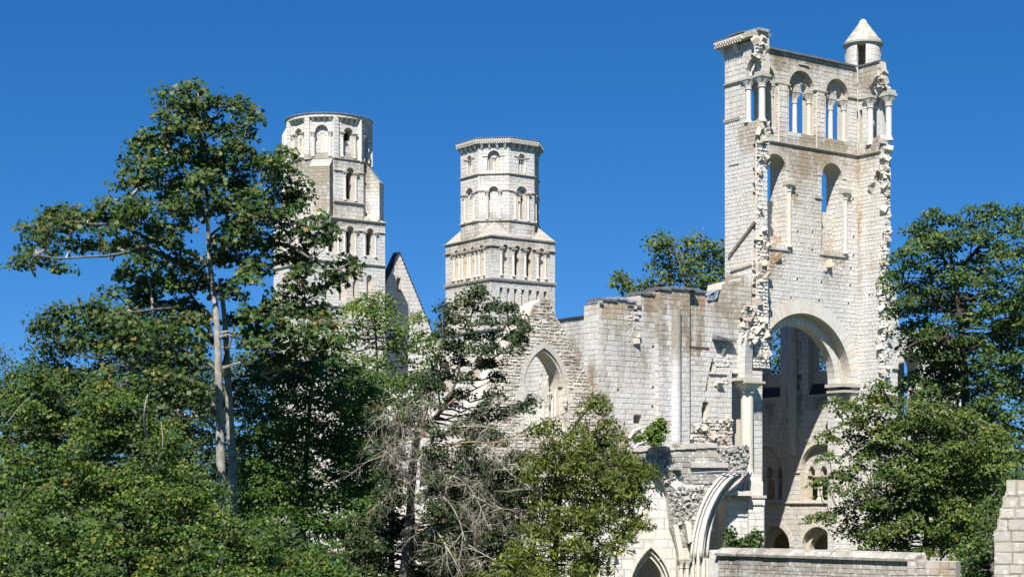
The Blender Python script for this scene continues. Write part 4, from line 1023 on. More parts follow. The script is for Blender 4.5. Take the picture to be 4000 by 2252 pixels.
# ================================================================== nave walls
def nave_walls():
    # south wall, outer side (faces left); origin at its far end
    L = 43.0; O = off(OC, 0.4, 1.8+L); f = Face(O, TH-R(90))
    B = Building('nave_south_wall', 'long pale nave wall with round clerestory windows running back to the octagonal tower', 'wall', (O[0], O[1], 0))
    zt = 22.45; out = [(0, 0), (0, zt), (L, zt), (L, 0)]
    holes = []; cuts = []
    c0 = f.a(2318)
    for i in range(-1, 7):
        c = c0-5.3*i
        if 1.2 < c < L-1.2:
            zb_, zs_ = (14.2, 20.0) if i == 0 else (16.0, 19.6)
            w = .62 if i == 0 else .8
            holes.append(arch_poly(c-w, c+w, zs_, zb_, n=10)); cuts.append(cut_poly(c-w, c+w, zs_, zb_, .3, n=10)); B.ring(f, c-w, c+w, zs_, .3, n=9)
    B.layer(f, out, holes, 0, 1.1); B.lay(f, out, cuts, z0=7, ch=.34, ln=(.3, .65))
    for i in range(20):
        B.box('coping_slab', f, i*L/20, (i+1)*L/20-.02, zt, zt+.14+random.uniform(0, .04), -.12, 1.25, mat='slate' if i > 8 else 'lead')
    B.box('roof_scar', f, 10, L, 16.2-.8, 16.4-.8, -.08, .05)
    a = f.a(2318); B.torn(f, [(a-.9, 12.0), (a-.6, 16.5), (a-.1, 17), (a+.2, 14), (a+.3, 12.0)], t=-.05, depth=.2, n=40)
    B.finish(200)
    # north wall, inner side, seen through the great arch
    L = 30.0; O = off(OC, UW+.02, 1.6+L); f = Face(O, TH-R(90))
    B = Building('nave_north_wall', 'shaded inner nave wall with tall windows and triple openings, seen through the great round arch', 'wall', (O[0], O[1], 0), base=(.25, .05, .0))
    zt = 25.0
    win = [(f.a(3158), f.a(3158)+2.3), (f.a(3158)-5.35, f.a(3158)-3.05), (f.a(3158)-10.7, f.a(3158)-8.4)]
    tri = [(f.a(3128), f.a(3128)+3.9), (f.a(3128)-5.35-.55, f.a(3128)-2.0), (f.a(3128)-11.4, f.a(3128)-7.4)]
    low = [(f.a(3132), f.a(3132)+3.3), (f.a(3086)-3.3, f.a(3086)), (f.a(3086)-8.8, f.a(3086)-5.4)]
    h1 = []; h2 = []; cuts = []
    for a0, a1 in win:
        h1.append(arch_poly(a0, a1, 21.2, 15.95, n=14)); h2.append(arch_poly(a0+.1, a1-.1, 21.2, 17.9, n=14)); cuts.append(cut_poly(a0, a1, 21.2, 15.95, .35, n=14)); B.ring(f, a0, a1, 21.2, .35, n=11)
        mb = MB(); mb.hexa([f.P(a0+.01, 15.6, 1.0), f.P(a1-.01, 15.6, 1.0), f.P(a1-.01, 17.95, 1.05), f.P(a0+.01, 17.95, 1.05), f.P(a0+.01, 15.6, .02), f.P(a1-.01, 15.6, .02), f.P(a1-.01, 16.0, .02), f.P(a0+.01, 16.0, .02)])
        mb.build('sloping_slate_sill', M['slate'], B.root, fix=True)
        mb = MB(); B.boxm(mb, f, a0-.02, a1+.02, 15.9, 16.02, -.05, .1); mb.build('sill_edge', M['reveal'], B.root, fix=True)
    for j, (a0, a1) in enumerate(tri):
        zs_, zb_ = 10.35, 7.95; h1.append(arch_poly(a0, a1, zs_, zb_, n=20)); cuts.append(cut_poly(a0, a1, zs_, zb_, .3, n=20)); B.ring(f, a0, a1, zs_, .3, n=15)
        c = (a0+a1)/2; sp = (a1-a0)/3*.97
        sub = []
        for k in (-1, 0, 1):
            cc = c+k*sp; r_ = .34; sub.append((cc, r_))
        # one joined opening below the little arches
        zc = 10.25; poly = [(c-sp-.5, zb_+.02), (c-sp-.5, zc-.45)]
        for cc, r_ in sub: poly += [(cc-r_, zc-.25 if False else zc-.4), (cc-r_, zc)]+[(cc-r_*math.cos(math.pi*i/8), zc+r_*math.sin(math.pi*i/8)) for i in range(1, 8)]+[(cc+r_, zc), (cc+r_, zc-.4)]
        poly += [(c+sp+.5, zc-.45), (c+sp+.5, zb_+.02)]
        h2.append(poly)
        B.lay(f, arch_poly(a0, a1, zs_, zb_, n=20), [poly], t=.5, ch=.36, ln=(.35, .6), proud=.012)
        for k in (-.5, .5): B.column(f, c+k*sp, zb_, zc-.38, .2, t=.75, cap=.55, base=.2, n=14)
    for a0, a1 in low:
        h1.append(arch_poly(a0, a1, 4.3, .01, n=16)); h2.append(arch_poly(a0+.35, a1-.35, 4.1, .02, n=16)); cuts.append(cut_poly(a0, a1, 4.3, .01, .4, n=16)); B.ring(f, a0, a1, 4.3, .4, n=15)
    out = [(0, 0), (0, zt), (L, zt), (L, 0)]
    B.layer(f, out, h1, 0, .5, back=False); B.layer(f, out, h2, .5, 1.1)
    B.lay(f, out, cuts, z0=3, ch=.38, ln=(.4, .75), proud=.012, rough=.006)
    for z, h in ((10.0, .16), (7.6, .24)):
        xs = [f.a(2930)]+sorted(v for q in (tri if z > 9 else []) for v in q)+[L]
        if z < 9: B.string(f, L-14, L, z, h=h, p=.16)
        else:
            x0 = L-14
            for a0, a1 in sorted(tri): 
                if a0 > x0: B.string(f, x0, a0-.02, z, h=h, p=.12)
                x0 = a1+.02
    # pier with attached shaft between the windows
    pc = (win[0][0]+win[1][1])/2
    mb = MB(); c = f.P(pc-.1, 11.5, 0); mb.lathe(c, [(.42, 0), (.42, 12)], 16); mb.build('wall_shaft', M['reveal'], B.root, smooth=False)
    B.torn(f, [(pc-.9, 12.0), (pc-1.0, 15.8), (pc+.8, 16.0), (pc+.7, 12.2)], t=-.0, depth=.06, n=8)
    # aisle behind the openings: floor-level vault wall keeps it dark
    mb = MB(); B.boxm(mb, f, L-22, L, .0, 13.5, 4.6, 5.0); B.boxm(mb, f, L-22, L, 13.5, 13.8, 1.1, 5.0); B.boxm(mb, f, L-22.4, L-22, .0, 13.5, 1.1, 4.6); B.boxm(mb, f, L, L+.4, 0, 13.5, 1.2, 4.6); B.boxm(mb, f, L-21.9, L-.1, 7.0, 7.3, 1.15, 4.55)
    mb.build('aisle', M['reveal'], B.root, fix=True)
    # pigeon-grey stripe of rain stain is in the stain list
    B.finish(260)
nave_walls()

# ================================================================== transept wall
def transept():
    f = Face(off(OC, 0, -1.2), TH)
    B = Building('south_transept_wall', 'tall rust-topped transept wall with putlog holes and lead caps, left of the great arch', 'wall', (f.O[0], f.O[1], 0))
    pts = [(2337, 2252), (2337, 1187), (2352, 1186), (2352, 1173), (2405, 1166), (2445, 1172), (2484, 1182), (2484, 1196), (2500, 1194), (2500, 1153), (2557, 1143), (2557, 1136), (2600, 1126), (2650, 1131), (2700, 1134), (2755, 1140), (2757, 1170), (2775, 1172), (2790, 1170), (2795, 1140), (2818, 1128), (2822, 1106), (2870, 1094), (2935, 1080), (2937, 1500)]
    P = [f.q(*p) for p in pts]; P[0] = (P[0][0], 0); P[-1] = (P[-1][0], 16.9); P += [(f.a(2858), 16.9), (f.a(2858), 0)]
    def put(px, py, s=.1):
        a, z = f.q(px, py); return [(a-s, z-s), (a-s, z+s), (a+s, z+s), (a+s, z-s)]
    holes = [put(*q) for q in ((2427, 1230), (2419, 1290), (2419, 1370), (2418, 1449), (2415, 1522), (2544, 1214), (2552, 1354), (2552, 1437), (2551, 1513), (2549, 1587), (2336+18, 1452))]
    # half arched door high up, little arch, slots
    a, z = f.q(2490, 1652); door = arch_poly(a-.36, a+.36, z+.35, z, n=8)
    slot = [f.q(*p) for p in ((2752, 1540), (2764, 1470), (2782, 1396), (2792, 1420), (2788, 1450), (2770, 1462), (2768, 1535))]
    sm = [f.q(*p) for p in ((2740, 1600), (2745, 1570), (2756, 1557), (2768, 1570), (2766, 1600), (2758, 1640), (2742, 1640))]
    va, vz = f.q(2500, 1688); pocket = arch_poly(va-.95, va+.8, vz-1.0, vz-3, pointed=.4, n=10)
    big = holes+[door, slot, sm, pocket]
    B.layer(f, P, big, 0, 1.5)
    # projecting pier
    x0, x1, x2 = f.a(2558), f.a(2678), f.a(2757)
    zt0 = f.q(2600, 1127)[1]
    reg = P
    pier = [(x0, 6), (x0, zt0-.35), (f.a(2600), zt0-.02), (f.a(2678), zt0-.12), (x1, 6)]
    B.lay(f, reg, big+[pier], z0=6, ch=.33, ln=(.28, .62))
    B.layer(f, [(x0, 0)]+pier[1:4]+[(x1, 0)], [], -.42, -.001)
    B.lay(f, pier, [put(2620+14, 1190), put(2639, 1261, .12), put(2637, 1504), put(2633, 1576)], t=-.42, ch=.33, ln=(.28, .6))
    fl = Face(f.P(x0, 0, 0)[:2], TH-R(90)); B.lay(fl, [(0, 6), (0, zt0-.4), (.42, zt0-.4), (.42, 6)], t=0, ch=.42, ln=(.4, .5))
    # round shaft on the pier, in drums
    xa = f.a(2622); z = 9.0
    while z < zt0-1.5:
        mb = MB(); mb.lathe(f.P(xa, z, -.45), [(.36, 0), (.365, .41)], 16); o = mb.build('shaft_drum', M['ashlar'], B.root); o.color = (*stain_at(f.P(xa, z, -.5)), 1); z += .42
    # strips that step back to the right
    xb = f.a(2700)
    # lead caps over the broken top
    caps = [(2340, 2354, 1186, 'lead'), (2352, 2408, 1169, 'lead'), (2406, 2448, 1166, 'lead_shiny'), (2446, 2486, 1176, 'lead_shiny'), (2450, 2502, 1193, 'lead'), (2500, 2559, 1146, 'lead'), (2556, 2602, 1130, 'lead'), (2600, 2652, 1127, 'lead'), (2650, 2704, 1130, 'lead'), (2702, 2757, 1137, 'lead')]
    for x0_, x1_, y, m in caps:
        a0, z0_ = f.q(x0_, y); a1, _ = f.q(x1_, y); tf = -.55 if x0_ >= 2555 and x0_ < 2660 else -.12
        mb = MB(); n = 6
        sec = [(0, -.06), (0, .07), (.12, .13), (.7, .17), (1.3, .13), (1.7, .05), (1.7, -.1)]
        for i in range(n):
            b0 = a0+(a1-a0)*i/n; b1 = a0+(a1-a0)*(i+1)/n; dz0 = .02*math.sin(i*2.1); dz1 = .02*math.sin((i+1)*2.1)
            slope = (_ - z0_)
            for (t0, h0), (t1, h1) in zip(sec, sec[1:]):
                mb.poly([f.P(b0, z0_+h0+dz0, tf+t0), f.P(b1, z0_+h0+dz1, tf+t0), f.P(b1, z0_+h1+dz1, tf+t1), f.P(b0, z0_+h1+dz0, tf+t1)])
        mb.poly([f.P(a0, z0_+h, tf+t) for t, h in sec]); mb.poly([f.P(a1, z0_+h, tf+t) for t, h in reversed(sec)])
        mb.build('lead_capping', M[m], B.root)
    # folded lead in the gap
    mb = MB(); q = [(2760, 1172), (2762, 1155), (2778, 1142), (2800, 1132), (2812, 1130), (2798, 1142), (2794, 1160), (2788, 1172)]
    Q = [f.q(*p) for p in q]; n = len(Q); v0 = [f.P(a, z, -.15+.1*math.sin(i*2)) for i, (a, z) in enumerate(Q)]; v1 = [f.P(a, z+.05, 1.0) for a, z in Q]
    mb.v = v0+v1; mb.f = [tuple(range(n))]+[(i, i+n, (i+1) % n+n, (i+1) % n) for i in range(n)]; mb.build('lead_flashing', M['lead_shiny'], B.root, fix=True)
    # rubble strip under the second cap
    B.torn(f, [f.q(2455, 1325), f.q(2452, 1200), f.q(2500, 1198), f.q(2502, 1335), f.q(2490, 1345)], t=-.01, depth=.09, n=10)
    for px, py, w in ((2490, 1224, .45), (2484, 1241, .35)):
        a, z = f.q(px, py); B.stones.append((f, a-w/2, a+w/2, z-.12, z+.1, -.06, .05, .01, .02))
    # slots and ledges
    a0, z0_ = f.q(2674, 1352); a1, z1_ = f.q(2770, 1362); mb = MB(); B.boxm(mb, f, a0, a1, z0_-.14, z0_+.02, -.03, .2); mb.build('slot_shade_bar', M['slot_shade'], B.root, fix=True)  # dark bar stands in for the shadow line of the beam slot
    a0, z0_ = f.q(2780, 1322); a1, z1_ = f.q(2856, 1330); mb = MB(); mb.hexa([f.P(a0, z0_+.0, .1), f.P(a1, z1_-.02, .1), f.P(a1, z1_+.1, .1), f.P(a0+.1, z0_+.42, .1), f.P(a0-.05, z0_-.1, -.55), f.P(a1+.05, z1_-.12, -.5), f.P(a1+.05, z1_-.02, -.5), f.P(a0+.05, z0_+.15, -.55)]); mb.build('little_slate_roof', M['lead'], B.root, fix=True)
    B.torn(f, [f.q(2790, 1500), f.q(2800, 1340), f.q(2855, 1345), f.q(2856, 1420), f.q(2850, 1495)], t=-.02, ch=.3, depth=.09, n=6)
    a0, z0_ = f.q(2768, 1458); a1, _ = f.q(2836, 1460); B.string(f, a0, a1, z0_-.08, h=.13, p=.16)
    a0, z0_ = f.q(2805, 1496); mb = MB(); mb.hexa([f.P(a0-.25, z0_-.1, .1), f.P(a0+.3, z0_-.1, .1), f.P(a0+.3, z0_, .1), f.P(a0-.3, z0_, .1), f.P(a0-.1, z0_-.45, -.05), f.P(a0+.12, z0_-.45, -.05), f.P(a0+.3, z0_, -.35), f.P(a0-.3, z0_, -.35)]); mb.build('corbel', M['dressed'], B.root, fix=True)
    # broken arch end beside the slot: smooth jamb
    B.box('door_sill', f, f.a(2462), f.a(2516), z-2.0, z-1.98, -.01, .0, mat='band') if False else None
    # torn masonry low on the right
    B.torn(f, [f.q(2668, 1715), f.q(2690, 1670), f.q(2740, 1640), f.q(2860, 1640), f.q(2860, 1745), f.q(2680, 1745)], t=-.02, depth=.15, n=60)
    # dark vault pocket behind the ruin in front
    for k, P3 in enumerate((((2448, 1712), (2466, 1684), (2492, 1672)), ((2450, 1735), (2480, 1700), (2510, 1690)), ((2462, 1760), (2490, 1735), (2522, 1722)))):
        mb = MB(); mb.tube([f.P(*f.q(*p), t=-.25+.12*k) for p in P3], .11, 8); mb.build('vault_rib', M['dressed'], B.root)
    fl2 = Face(f.P(P[1][0], 0, 1.5)[:2], TH-R(90)); B.lay(fl2, [(0, 5), (0, P[1][1]), (1.5, P[1][1]), (1.5, 5)], ch=.42, ln=(.34, .7))
    B.finish(300)

transept()

# ================================================================== gable with pointed window
def pointed_gable():
    f = Face((130/FPX*103, 103), TH)
    B = Building('pointed_window_gable', 'ruined rubble gable with a tall pointed window arch, in front of the octagonal tower', 'gable wall', (f.O[0], f.O[1], 0), stone='rubble')
    B.rubmat = 'rubble'
    px = [(1720, 1950), (1800, 1740), (1870, 1560), (1935, 1440), (1990, 1325), (2045, 1248), (2060, 1235), (2085, 1190), (2102, 1180), (2128, 1166), (2150, 1180), (2170, 1240), (2185, 1255), (2205, 1295), (2222, 1330), (2240, 1370), (2262, 1420), (2290, 1465), (2300, 1490), (2322, 1525), (2340, 1570), (2358, 1590), (2390, 1640), (2402, 1660), (2425, 1712), (2448, 1740)]
    P = [f.q(*p) for p in px]; Q = []
    for i in range(len(P)-1):
        (a0, z0), (a1, z1) = P[i], P[i+1]; n = max(1, int(math.hypot(a1-a0, z1-z0)/.5))
        for k in range(n): Q.append((a0+(a1-a0)*k/n+random.uniform(-.04, .04), z0+(z1-z0)*k/n+random.uniform(-.03, .03)))
    Q.append(P[-1]); Q += [(P[-1][0], 0), (P[0][0]-1.0, 0)]
    a0, a1 = f.a(2047), f.a(2203); zs = f.q(2125, 1506)[1]; zb = f.q(2125, 1690)[1]; zt = f.q(2126, 1357)[1]
    w = (a1-a0)/2; h = zt-zs
    # pointed arch whose rise matches: rise^2 = (w+e)^2 - e^2
    e = (h*h-w*w)/(2*w)/w
    kw = dict(pointed=max(.02, e), n=20)
    B.layer(f, Q, [arch_poly(a0, a1, zs, zb, **kw)], 0, .5, back=False)
    i0, i1 = a0+.12, a1-.12
    B.layer(f, Q, [arch_poly(i0, i1, zs, zb+.1, **kw)], .5, 1.35)
    B.lay(f, Q, [cut_poly(a0, a1, zs, zb, .36, **kw)], z0=4, ch=.2, ln=(.14, .55), proud=.05, gap=.03, jit=.03, rough=.03)
    B.ring(f, a0, a1, zs, .36, proud=.02, **kw); B.ring(f, i0, i1, zs, .12, t=.12, depth=.38, proud=.01, **kw)
    # dressed jamb blocks, long and short
    for side, x in ((-1, a0), (1, a1)):
        z = zb; k = 0
        while z < zs-.05:
            hh = min(.46, zs-z); wd = .36 if k % 2 else .62
            b0, b1 = (x-wd, x+.012) if side < 0 else (x-.012, x+wd); mb = MB(); B.boxm(mb, f, b0, b1, z+.01, z+hh-.01, -.06, .45); mb.build('jamb_stone', M['dressed'], B.root, fix=True); z += hh; k += 1
    # shafts and tracery stumps on the right jamb
    for t, r_ in ((.62, .09), (.95, .08)):
        mb = MB(); mb.lathe(f.P(i1-.06, zb, t), [(r_, 0), (r_, zs-zb-.2)], 8); mb.build('jamb_shaft', M['dressed'], B.root)
    zt2 = f.q(2140, 1570)[1]
    for (x0, zz0, x1, zz1, r_) in ((i1-.9, zb, i1-.9, zs-.35, .12), (i1-.9, zs-.35, i1-.62, zs+.35, .11), (i1-.62, zs+.35, i1-.5, zs+.7, .08), (i1-.9, zs-.3, i1-1.1, zs+.2, .1), (i1-1.1, zs+.2, i1-.95, zs+.75, .09), (i1-.6, zs-.5, i1-.2, zs-.3, .1)):
        mb = MB(); mb.tube([f.P(x0, zz0, .8), f.P((x0+x1)/2+.02, (zz0+zz1)/2, .8), f.P(x1, zz1, .8)], [r_, r_*.95, r_*.6], 7); mb.build('tracery', M['dressed'], B.root)
    mb = MB(); mb.hexa([f.P(i1-1.15, zs-.9, .95), f.P(i1-.6, zs-.9, .95), f.P(i1-.7, zs+.1, .95), f.P(i1-.95, zs+.2, .95), f.P(i1-1.15, zs-.9, .72), f.P(i1-.6, zs-.9, .72), f.P(i1-.7, zs+.1, .72), f.P(i1-.95, zs+.2, .72)]); mb.build('tracery_slab', M['dressed'], B.root, fix=True)
    mb = MB(); c = f.P(a1+.02, f.q(2200, 1575)[1], -.1); mb.lathe(c, [(.09, -.25), (.14, -.1), (.1, 0), (.15, .12), (.15, .25), (.06, .33)], 8); mb.build('carved_head', M['dressed'], B.root)
    # raking edge stones standing proud
    B.rubble(f, [(p[0], p[1]) for p in P[4:26]]+[(p[0]-.35, p[1]-.5) for p in reversed(P[4:26])], 120, t=(.0, 1.0), size=(.2, .36))
    B.finish(300)
pointed_gable()

# ================================================================== masonry glimpsed behind the trees
def side_chapels():
    f = Face((((1350-2000)/FPX)*118, 118), R(6))
    B = Building('aisle_wall', 'pale ashlar aisle wall with dark pointed openings, glimpsed between the trees', 'wall', (f.O[0], f.O[1], 0))
    z1 = f.q(1600, 1560)[1]; W = 17.0
    holes = []; cuts = []
    for p, w, yt, yb in ((1519, .45, 1800, 1990), (1680, .7, 1760, 1900), (1930, .9, 1890, 2100), (2150, .9, 1900, 2120), (1460, .3, 1500, 1690), (1790, .35, 1620, 1700)):
        a, zt = f.q(p, yt); zb = f.q(p, yb)[1]; holes.append(arch_poly(a-w, a+w, zt-w, zb, n=10)); cuts.append(cut_poly(a-w, a+w, zt-w, zb, .25, n=10)); B.ring(f, a-w, a+w, zt-w, .25, n=9)
    top = [(0, z1+1.2), (3, z1+1.1), (3.1, z1+.3), (7, z1+.4), (7.2, z1-.6), (W, z1-.5)]
    out = [(0, 0)]+top+[(W, 0)]
    B.layer(f, out, holes, 0, 1.6); B.lay(f, out, cuts, z0=3, ch=.34, ln=(.3, .7))
    B.layer(f, [(0, 0), (0, 12), (W, 12), (W, 0)], [], 3.0, 3.4)
    B.string(f, 0, W, 8.3, h=.2, p=.2)
    B.finish(200)
    # masonry to the right of the crossing tower
    g = Face(off(OC, UW+1.0, -2.2), TH)
    C = Building('north_transept_stub', 'white wall with a tall round-headed opening half hidden by the right-hand tree', 'wall', (g.O[0], g.O[1], 0))
    P = [(3458, 2200), (3458, 1120), (3470, 1100), (3500, 1118), (3502, 1160), (3512, 1290), (3560, 1300), (3640, 1285), (3760, 1330), (3765, 2200)]
    out = [g.q(*p) for p in P]; out[0] = (out[0][0], 0); out[-1] = (out[-1][0], 0)
    a0, zs_ = g.q(3506, 1440); a1 = g.a(3600); zb_ = g.q(3506, 1700)[1]
    C.layer(g, out, [arch_poly(a0, a1, zs_, zb_, n=16)], 0, 1.4); C.lay(g, out, [cut_poly(a0, a1, zs_, zb_, .4, n=16)], z0=4, ch=.36)
    C.ring(g, a0, a1, zs_, .4, n=15); C.string(g, g.a(3482), a0, zs_-.1, h=.18, p=.16)
    C.layer(g, [(a0+.9, 0), (a0+.9, zs_+1.4), (a1+1, zs_+1.4), (a1+1, 0)], [], 2.6, 3.0); C.lay(g, [(a0+.9, 5), (a0+.9, zs_+1.4), (a1+1, zs_+1.4), (a1+1, 5)], t=2.6, ch=.4); C.string(g, a0+.9, a1+1, zs_-.15, h=.16, p=.16, t=2.6)
    C.torn(g, [g.q(3458, 1500), g.q(3456, 1130), g.q(3468, 1105), g.q(3470, 1500)], t=-.02, depth=.2, n=40)
    C.finish(200)
side_chapels()

# ================================================================== vaulted ruin in front
def vault_ruin():
    f = Face((((2300-2000)/FPX)*100, 100), TH*.35)
    q = f.q
    B = Building('broken_vault_ruin', 'ruined chapel bay with a snapped curving arch and a blackened rubble parapet', 'ruin', (f.O[0], f.O[1], 0), stone='grey_rubble')
    B.rubmat = 'grey_rubble'
    band = [q(*p) for p in ((2395, 1850), (2405, 1778), (2432, 1758), (2500, 1750), (2600, 1742), (2700, 1738), (2782, 1735), (2790, 1742), (2850, 1740), (2905, 1740), (2930, 1760), (2928, 1790), (2915, 1850), (2895, 1852), (2830, 1850), (2780, 1895), (2735, 1960), (2705, 2060), (2690, 2178), (2650, 2178), (2645, 2130), (2622, 2060), (2614, 1990), (2608, 1930), (2592, 1885), (2560, 1840), (2530, 1806), (2505, 1830), (2490, 1850), (2450, 1838), (2430, 1860))]
    B.layer(f, band, [], 0, .45); B.coremat = M['core']
    inner = band
    # courses: coping row, sooty ashlar, then rubble
    zt = q(2600, 1742)[1]
    B.lay(f, band, [], z0=q(2600, 1850)[1], ch=.36, ln=(.5, 1.1), proud=.04, rough=.02)
    B.lay(f, band, [], z0=5.2, z1=q(2600, 1850)[1], ch=.22, ln=(.16, .45), proud=.05, jit=.03, rough=.03)
    for i in range(9):
        a0 = q(2425, 0)[0]+i*(q(2800, 0)[0]-q(2425, 0)[0])/9; a1 = a0+(q(2800, 0)[0]-q(2425, 0)[0])/9-.02; x = 2425+i*41; z = q(x, 1757-i*2.2)[1]
        B.box('coping_stone', f, a0, a1, z-.12, z+.22, -.14, .95, mat='old_wall', slope=.1)
    B.rubble(f, [q(2440, 1860), q(2440, 1800), q(2600, 1790), q(2640, 1860), q(2600, 1880), q(2530, 1800)], 130, t=(-.12, .02), size=(.16, .42))
    B.rubble(f, [q(2620, 1990), q(2610, 1900), q(2750, 1900), q(2700, 2010), q(2650, 2050)], 170, t=(-.1, .02), size=(.14, .34))
    B.rubble(f, [q(2800, 1840), q(2800, 1745), q(2920, 1745), q(2915, 1850)], 170, t=(-.1, .02), size=(.14, .34))
    # plastered scar
    for pts in (((2598, 1830), (2622, 1830), (2650, 1880), (2680, 1893), (2752, 1886), (2740, 1912), (2650, 1920), (2612, 1890)),):
        Q = [q(*p) for p in pts]; n = len(Q); mb = MB(); mb.v = [f.P(a, z, -.09) for a, z in Q]+[f.P(a, z, .1) for a, z in Q]; mb.f = [tuple(reversed(range(n)))]+[(i, (i+1) % n, (i+1) % n+n, i+n) for i in range(n)]; mb.build('plaster_patch', M['reveal'], B.root, fix=True)
    Q = [q(*p) for p in ((2650, 1840), (2652, 1862), (2750, 1858), (2750, 1836))]
    for x0, x1, y in ((2597, 2652, 1828), (2694, 2838, 1818)):
        a0, z = q(x0, y); a1, _ = q(x1, y); B.box('projecting_slab', f, a0, a1, z-.1, z+.25, -.3, .1, mat='old_wall', slope=.06)
    # back wall with pointed doorway
    g = Face(f.P(0, 0, .5)[:2], f.ang); G = g.q
    B2 = Building('chapel_back_wall', 'smooth white chapel wall with a moulded pointed doorway at the bottom edge', 'wall', (g.O[0], g.O[1], 0))
    out = [(-4, 0), (-4, G(2300, 1960)[1]), (G(2380, 0)[0], G(2380, 1900)[1]), (G(2420, 0)[0], G(2420, 1800)[1]), (G(2652, 0)[0], G(2640, 1800)[1]), (G(2652, 0)[0], 0)]
    a0, a1 = G(2482, 0)[0], G(2600, 0)[0]; ztp = G(2532, 2160)[1]; zsd = ztp-2.35; w = (a1-a0)/2; h = ztp-zsd; e = (h*h-w*w)/(2*w)/w; kw = dict(pointed=e, n=20)
    b0, b1 = a0-.38, a1+.38; w2 = (b1-b0)/2; h2 = h+.38; e2 = (h2*h2-w2*w2)/(2*w2)/w2; kw2 = dict(pointed=e2, n=20)
    l0, l1 = G(2225, 0)[0], G(2352, 0)[0]; ltop = G(2290, 2175)[1]; lz = ltop-1.0
    lkw = dict(pointed=.5, n=16)
    B2.layer(g, out, [arch_poly(b0, b1, zsd, .01, **kw2), arch_poly(l0, l1, lz, .01, **lkw)], 0, .4, back=False); B2.layer(g, out, [arch_poly(a0, a1, zsd, .02, **kw), arch_poly(l0+.15, l1-.15, lz, .02, **lkw)], .4, 1.0)
    B2.lay(g, out, [cut_poly(b0, b1, zsd, .01, .12, **kw2), arch_poly(l0, l1, lz, .01, **lkw)], z0=1, ch=.62, ln=(.6, 1.4), proud=.006, gap=.01, rough=.003, jit=.003)
    B2.ring(g, b0, b1, zsd, .12, proud=.08, **kw2); B2.ring(g, a0, a1, zsd, .2, t=.4, proud=.03, **kw)
    for off_, r_ in ((.1, .07), (.26, .06)):
        A = arc(b0+off_, b1-off_, zsd, **kw2); mb = MB(); mb.tube([g.P(b0+off_, .1, .12+off_*.8)]+[g.P(a, z, .12+off_*.8) for a, z in A]+[g.P(b1-off_, .1, .12+off_*.8)], r_, 8); mb.build('arch_moulding', M['dressed'], B2.root, smooth=True)
    B2.layer(g, [(G(2220, 0)[0], 0), (G(2220, 0)[0], 7), (G(2700, 0)[0], 7), (G(2700, 0)[0], 0)], [], 4.5, 4.8)
    mb = MB(); B2.boxm(mb, g, G(2220, 0)[0], G(2700, 0)[0], 7.0, 7.3, 1.0, 4.8); mb.build('vault_ceiling', M['core'], B2.root, fix=True)
    # jamb window slit in the middle of the dark doorway
    for x in (2362, 2390):
        a = G(x, 0)[0]; B2.column(g, a, 0, G(x, 2160)[1], .13, t=-.15, cap=.4, base=0)
    B2.finish(200)
    # small moulded half arch on the left of the band
    mb = MB(); mb.tube([f.P(*q(*p), t=-.02) for p in ((2508, 1838), (2522, 1812), (2530, 1806), (2548, 1828), (2570, 1852))], .07, 8); mb.build('arch_moulding', M['dressed'], B.root, smooth=True)
    # the snapped curving arch
    outer = [(2692, 2178), (2694, 2140), (2702, 2080), (2717, 2020), (2738, 1962), (2765, 1912), (2795, 1872), (2822, 1850)]
    innr = [(2768, 2178), (2769, 2140), (2776, 2080), (2790, 2020), (2812, 1966), (2842, 1915), (2874, 1876), (2900, 1856)]
    def interp(L, n):
        d = [0]
        for (x0, y0), (x1, y1) in zip(L, L[1:]): d.append(d[-1]+math.hypot(x1-x0, y1-y0))
        o = []
        for k in range(n+1):
            s_ = d[-1]*k/n; i = max(j for j in range(len(d)-1) if d[j] <= s_+1e-9); r_ = (s_-d[i])/(d[i+1]-d[i]); o.append((L[i][0]+(L[i+1][0]-L[i][0])*r_, L[i][1]+(L[i+1][1]-L[i][1])*r_))
        return o
    n = 12; O_ = [q(*p) for p in interp(outer, n)]; I_ = [q(*p) for p in interp(innr, n)]
    # shift: visible soffit is the difference between front inner edge and back inner edge; keep the ring thinner and deep
    for i in range(n):
        def mixp(A, Bp, k): return (A[0]+(Bp[0]-A[0])*k, A[1]+(Bp[1]-A[1])*k)
        g0, g1 = .01, .99
        o0, o1, n0, n1 = mixp(O_[i], O_[i+1], g0), mixp(O_[i], O_[i+1], g1), mixp(O_[i], O_[i+1], g0), None
        m0, m1 = mixp(O_[i], I_[i], .62), mixp(O_[i+1], I_[i+1], .62)
        mb = MB(); mb.hexa([f.P(*O_[i], t=.9), f.P(*m0, t=.9), f.P(*m1, t=.9), f.P(*O_[i+1], t=.9), f.P(*O_[i], t=-.32), f.P(*m0, t=-.32), f.P(*m1, t=-.32), f.P(*O_[i+1], t=-.32)])
        mb.build('arch_stone', M['dressed'], B.root, fix=True)
        mb = MB(); j0, j1 = I_[i], I_[i+1]
        mb.hexa([f.P(*m0, t=1.3), f.P(*j0, t=1.3), f.P(*j1, t=1.3), f.P(*m1, t=1.3), f.P(*m0, t=.1), f.P(*j0, t=.25), f.P(*j1, t=.25), f.P(*m1, t=.1)]); mb.build('arch_stone', M['reveal'], B.root, fix=True)
    for k, (r_, t, s_) in enumerate(((.09, -.36, .02), (.07, -.34, .22), (.10, -.36, .5), (.06, -.2, .66), (.09, .16, .97))):
        mb = MB(); mb.tube([f.P(O_[i][0]+(I_[i][0]-O_[i][0])*s_, O_[i][1]+(I_[i][1]-O_[i][1])*s_, t) for i in range(n+1)], r_, 8); mb.build('arch_moulding', M['dressed'], B.root, smooth=True)
    # second stump of rib on the left
    mb = MB(); P = [q(*p) for p in ((2648, 2178), (2636, 2110), (2625, 2050), (2642, 2046), (2656, 2110), (2668, 2178))]
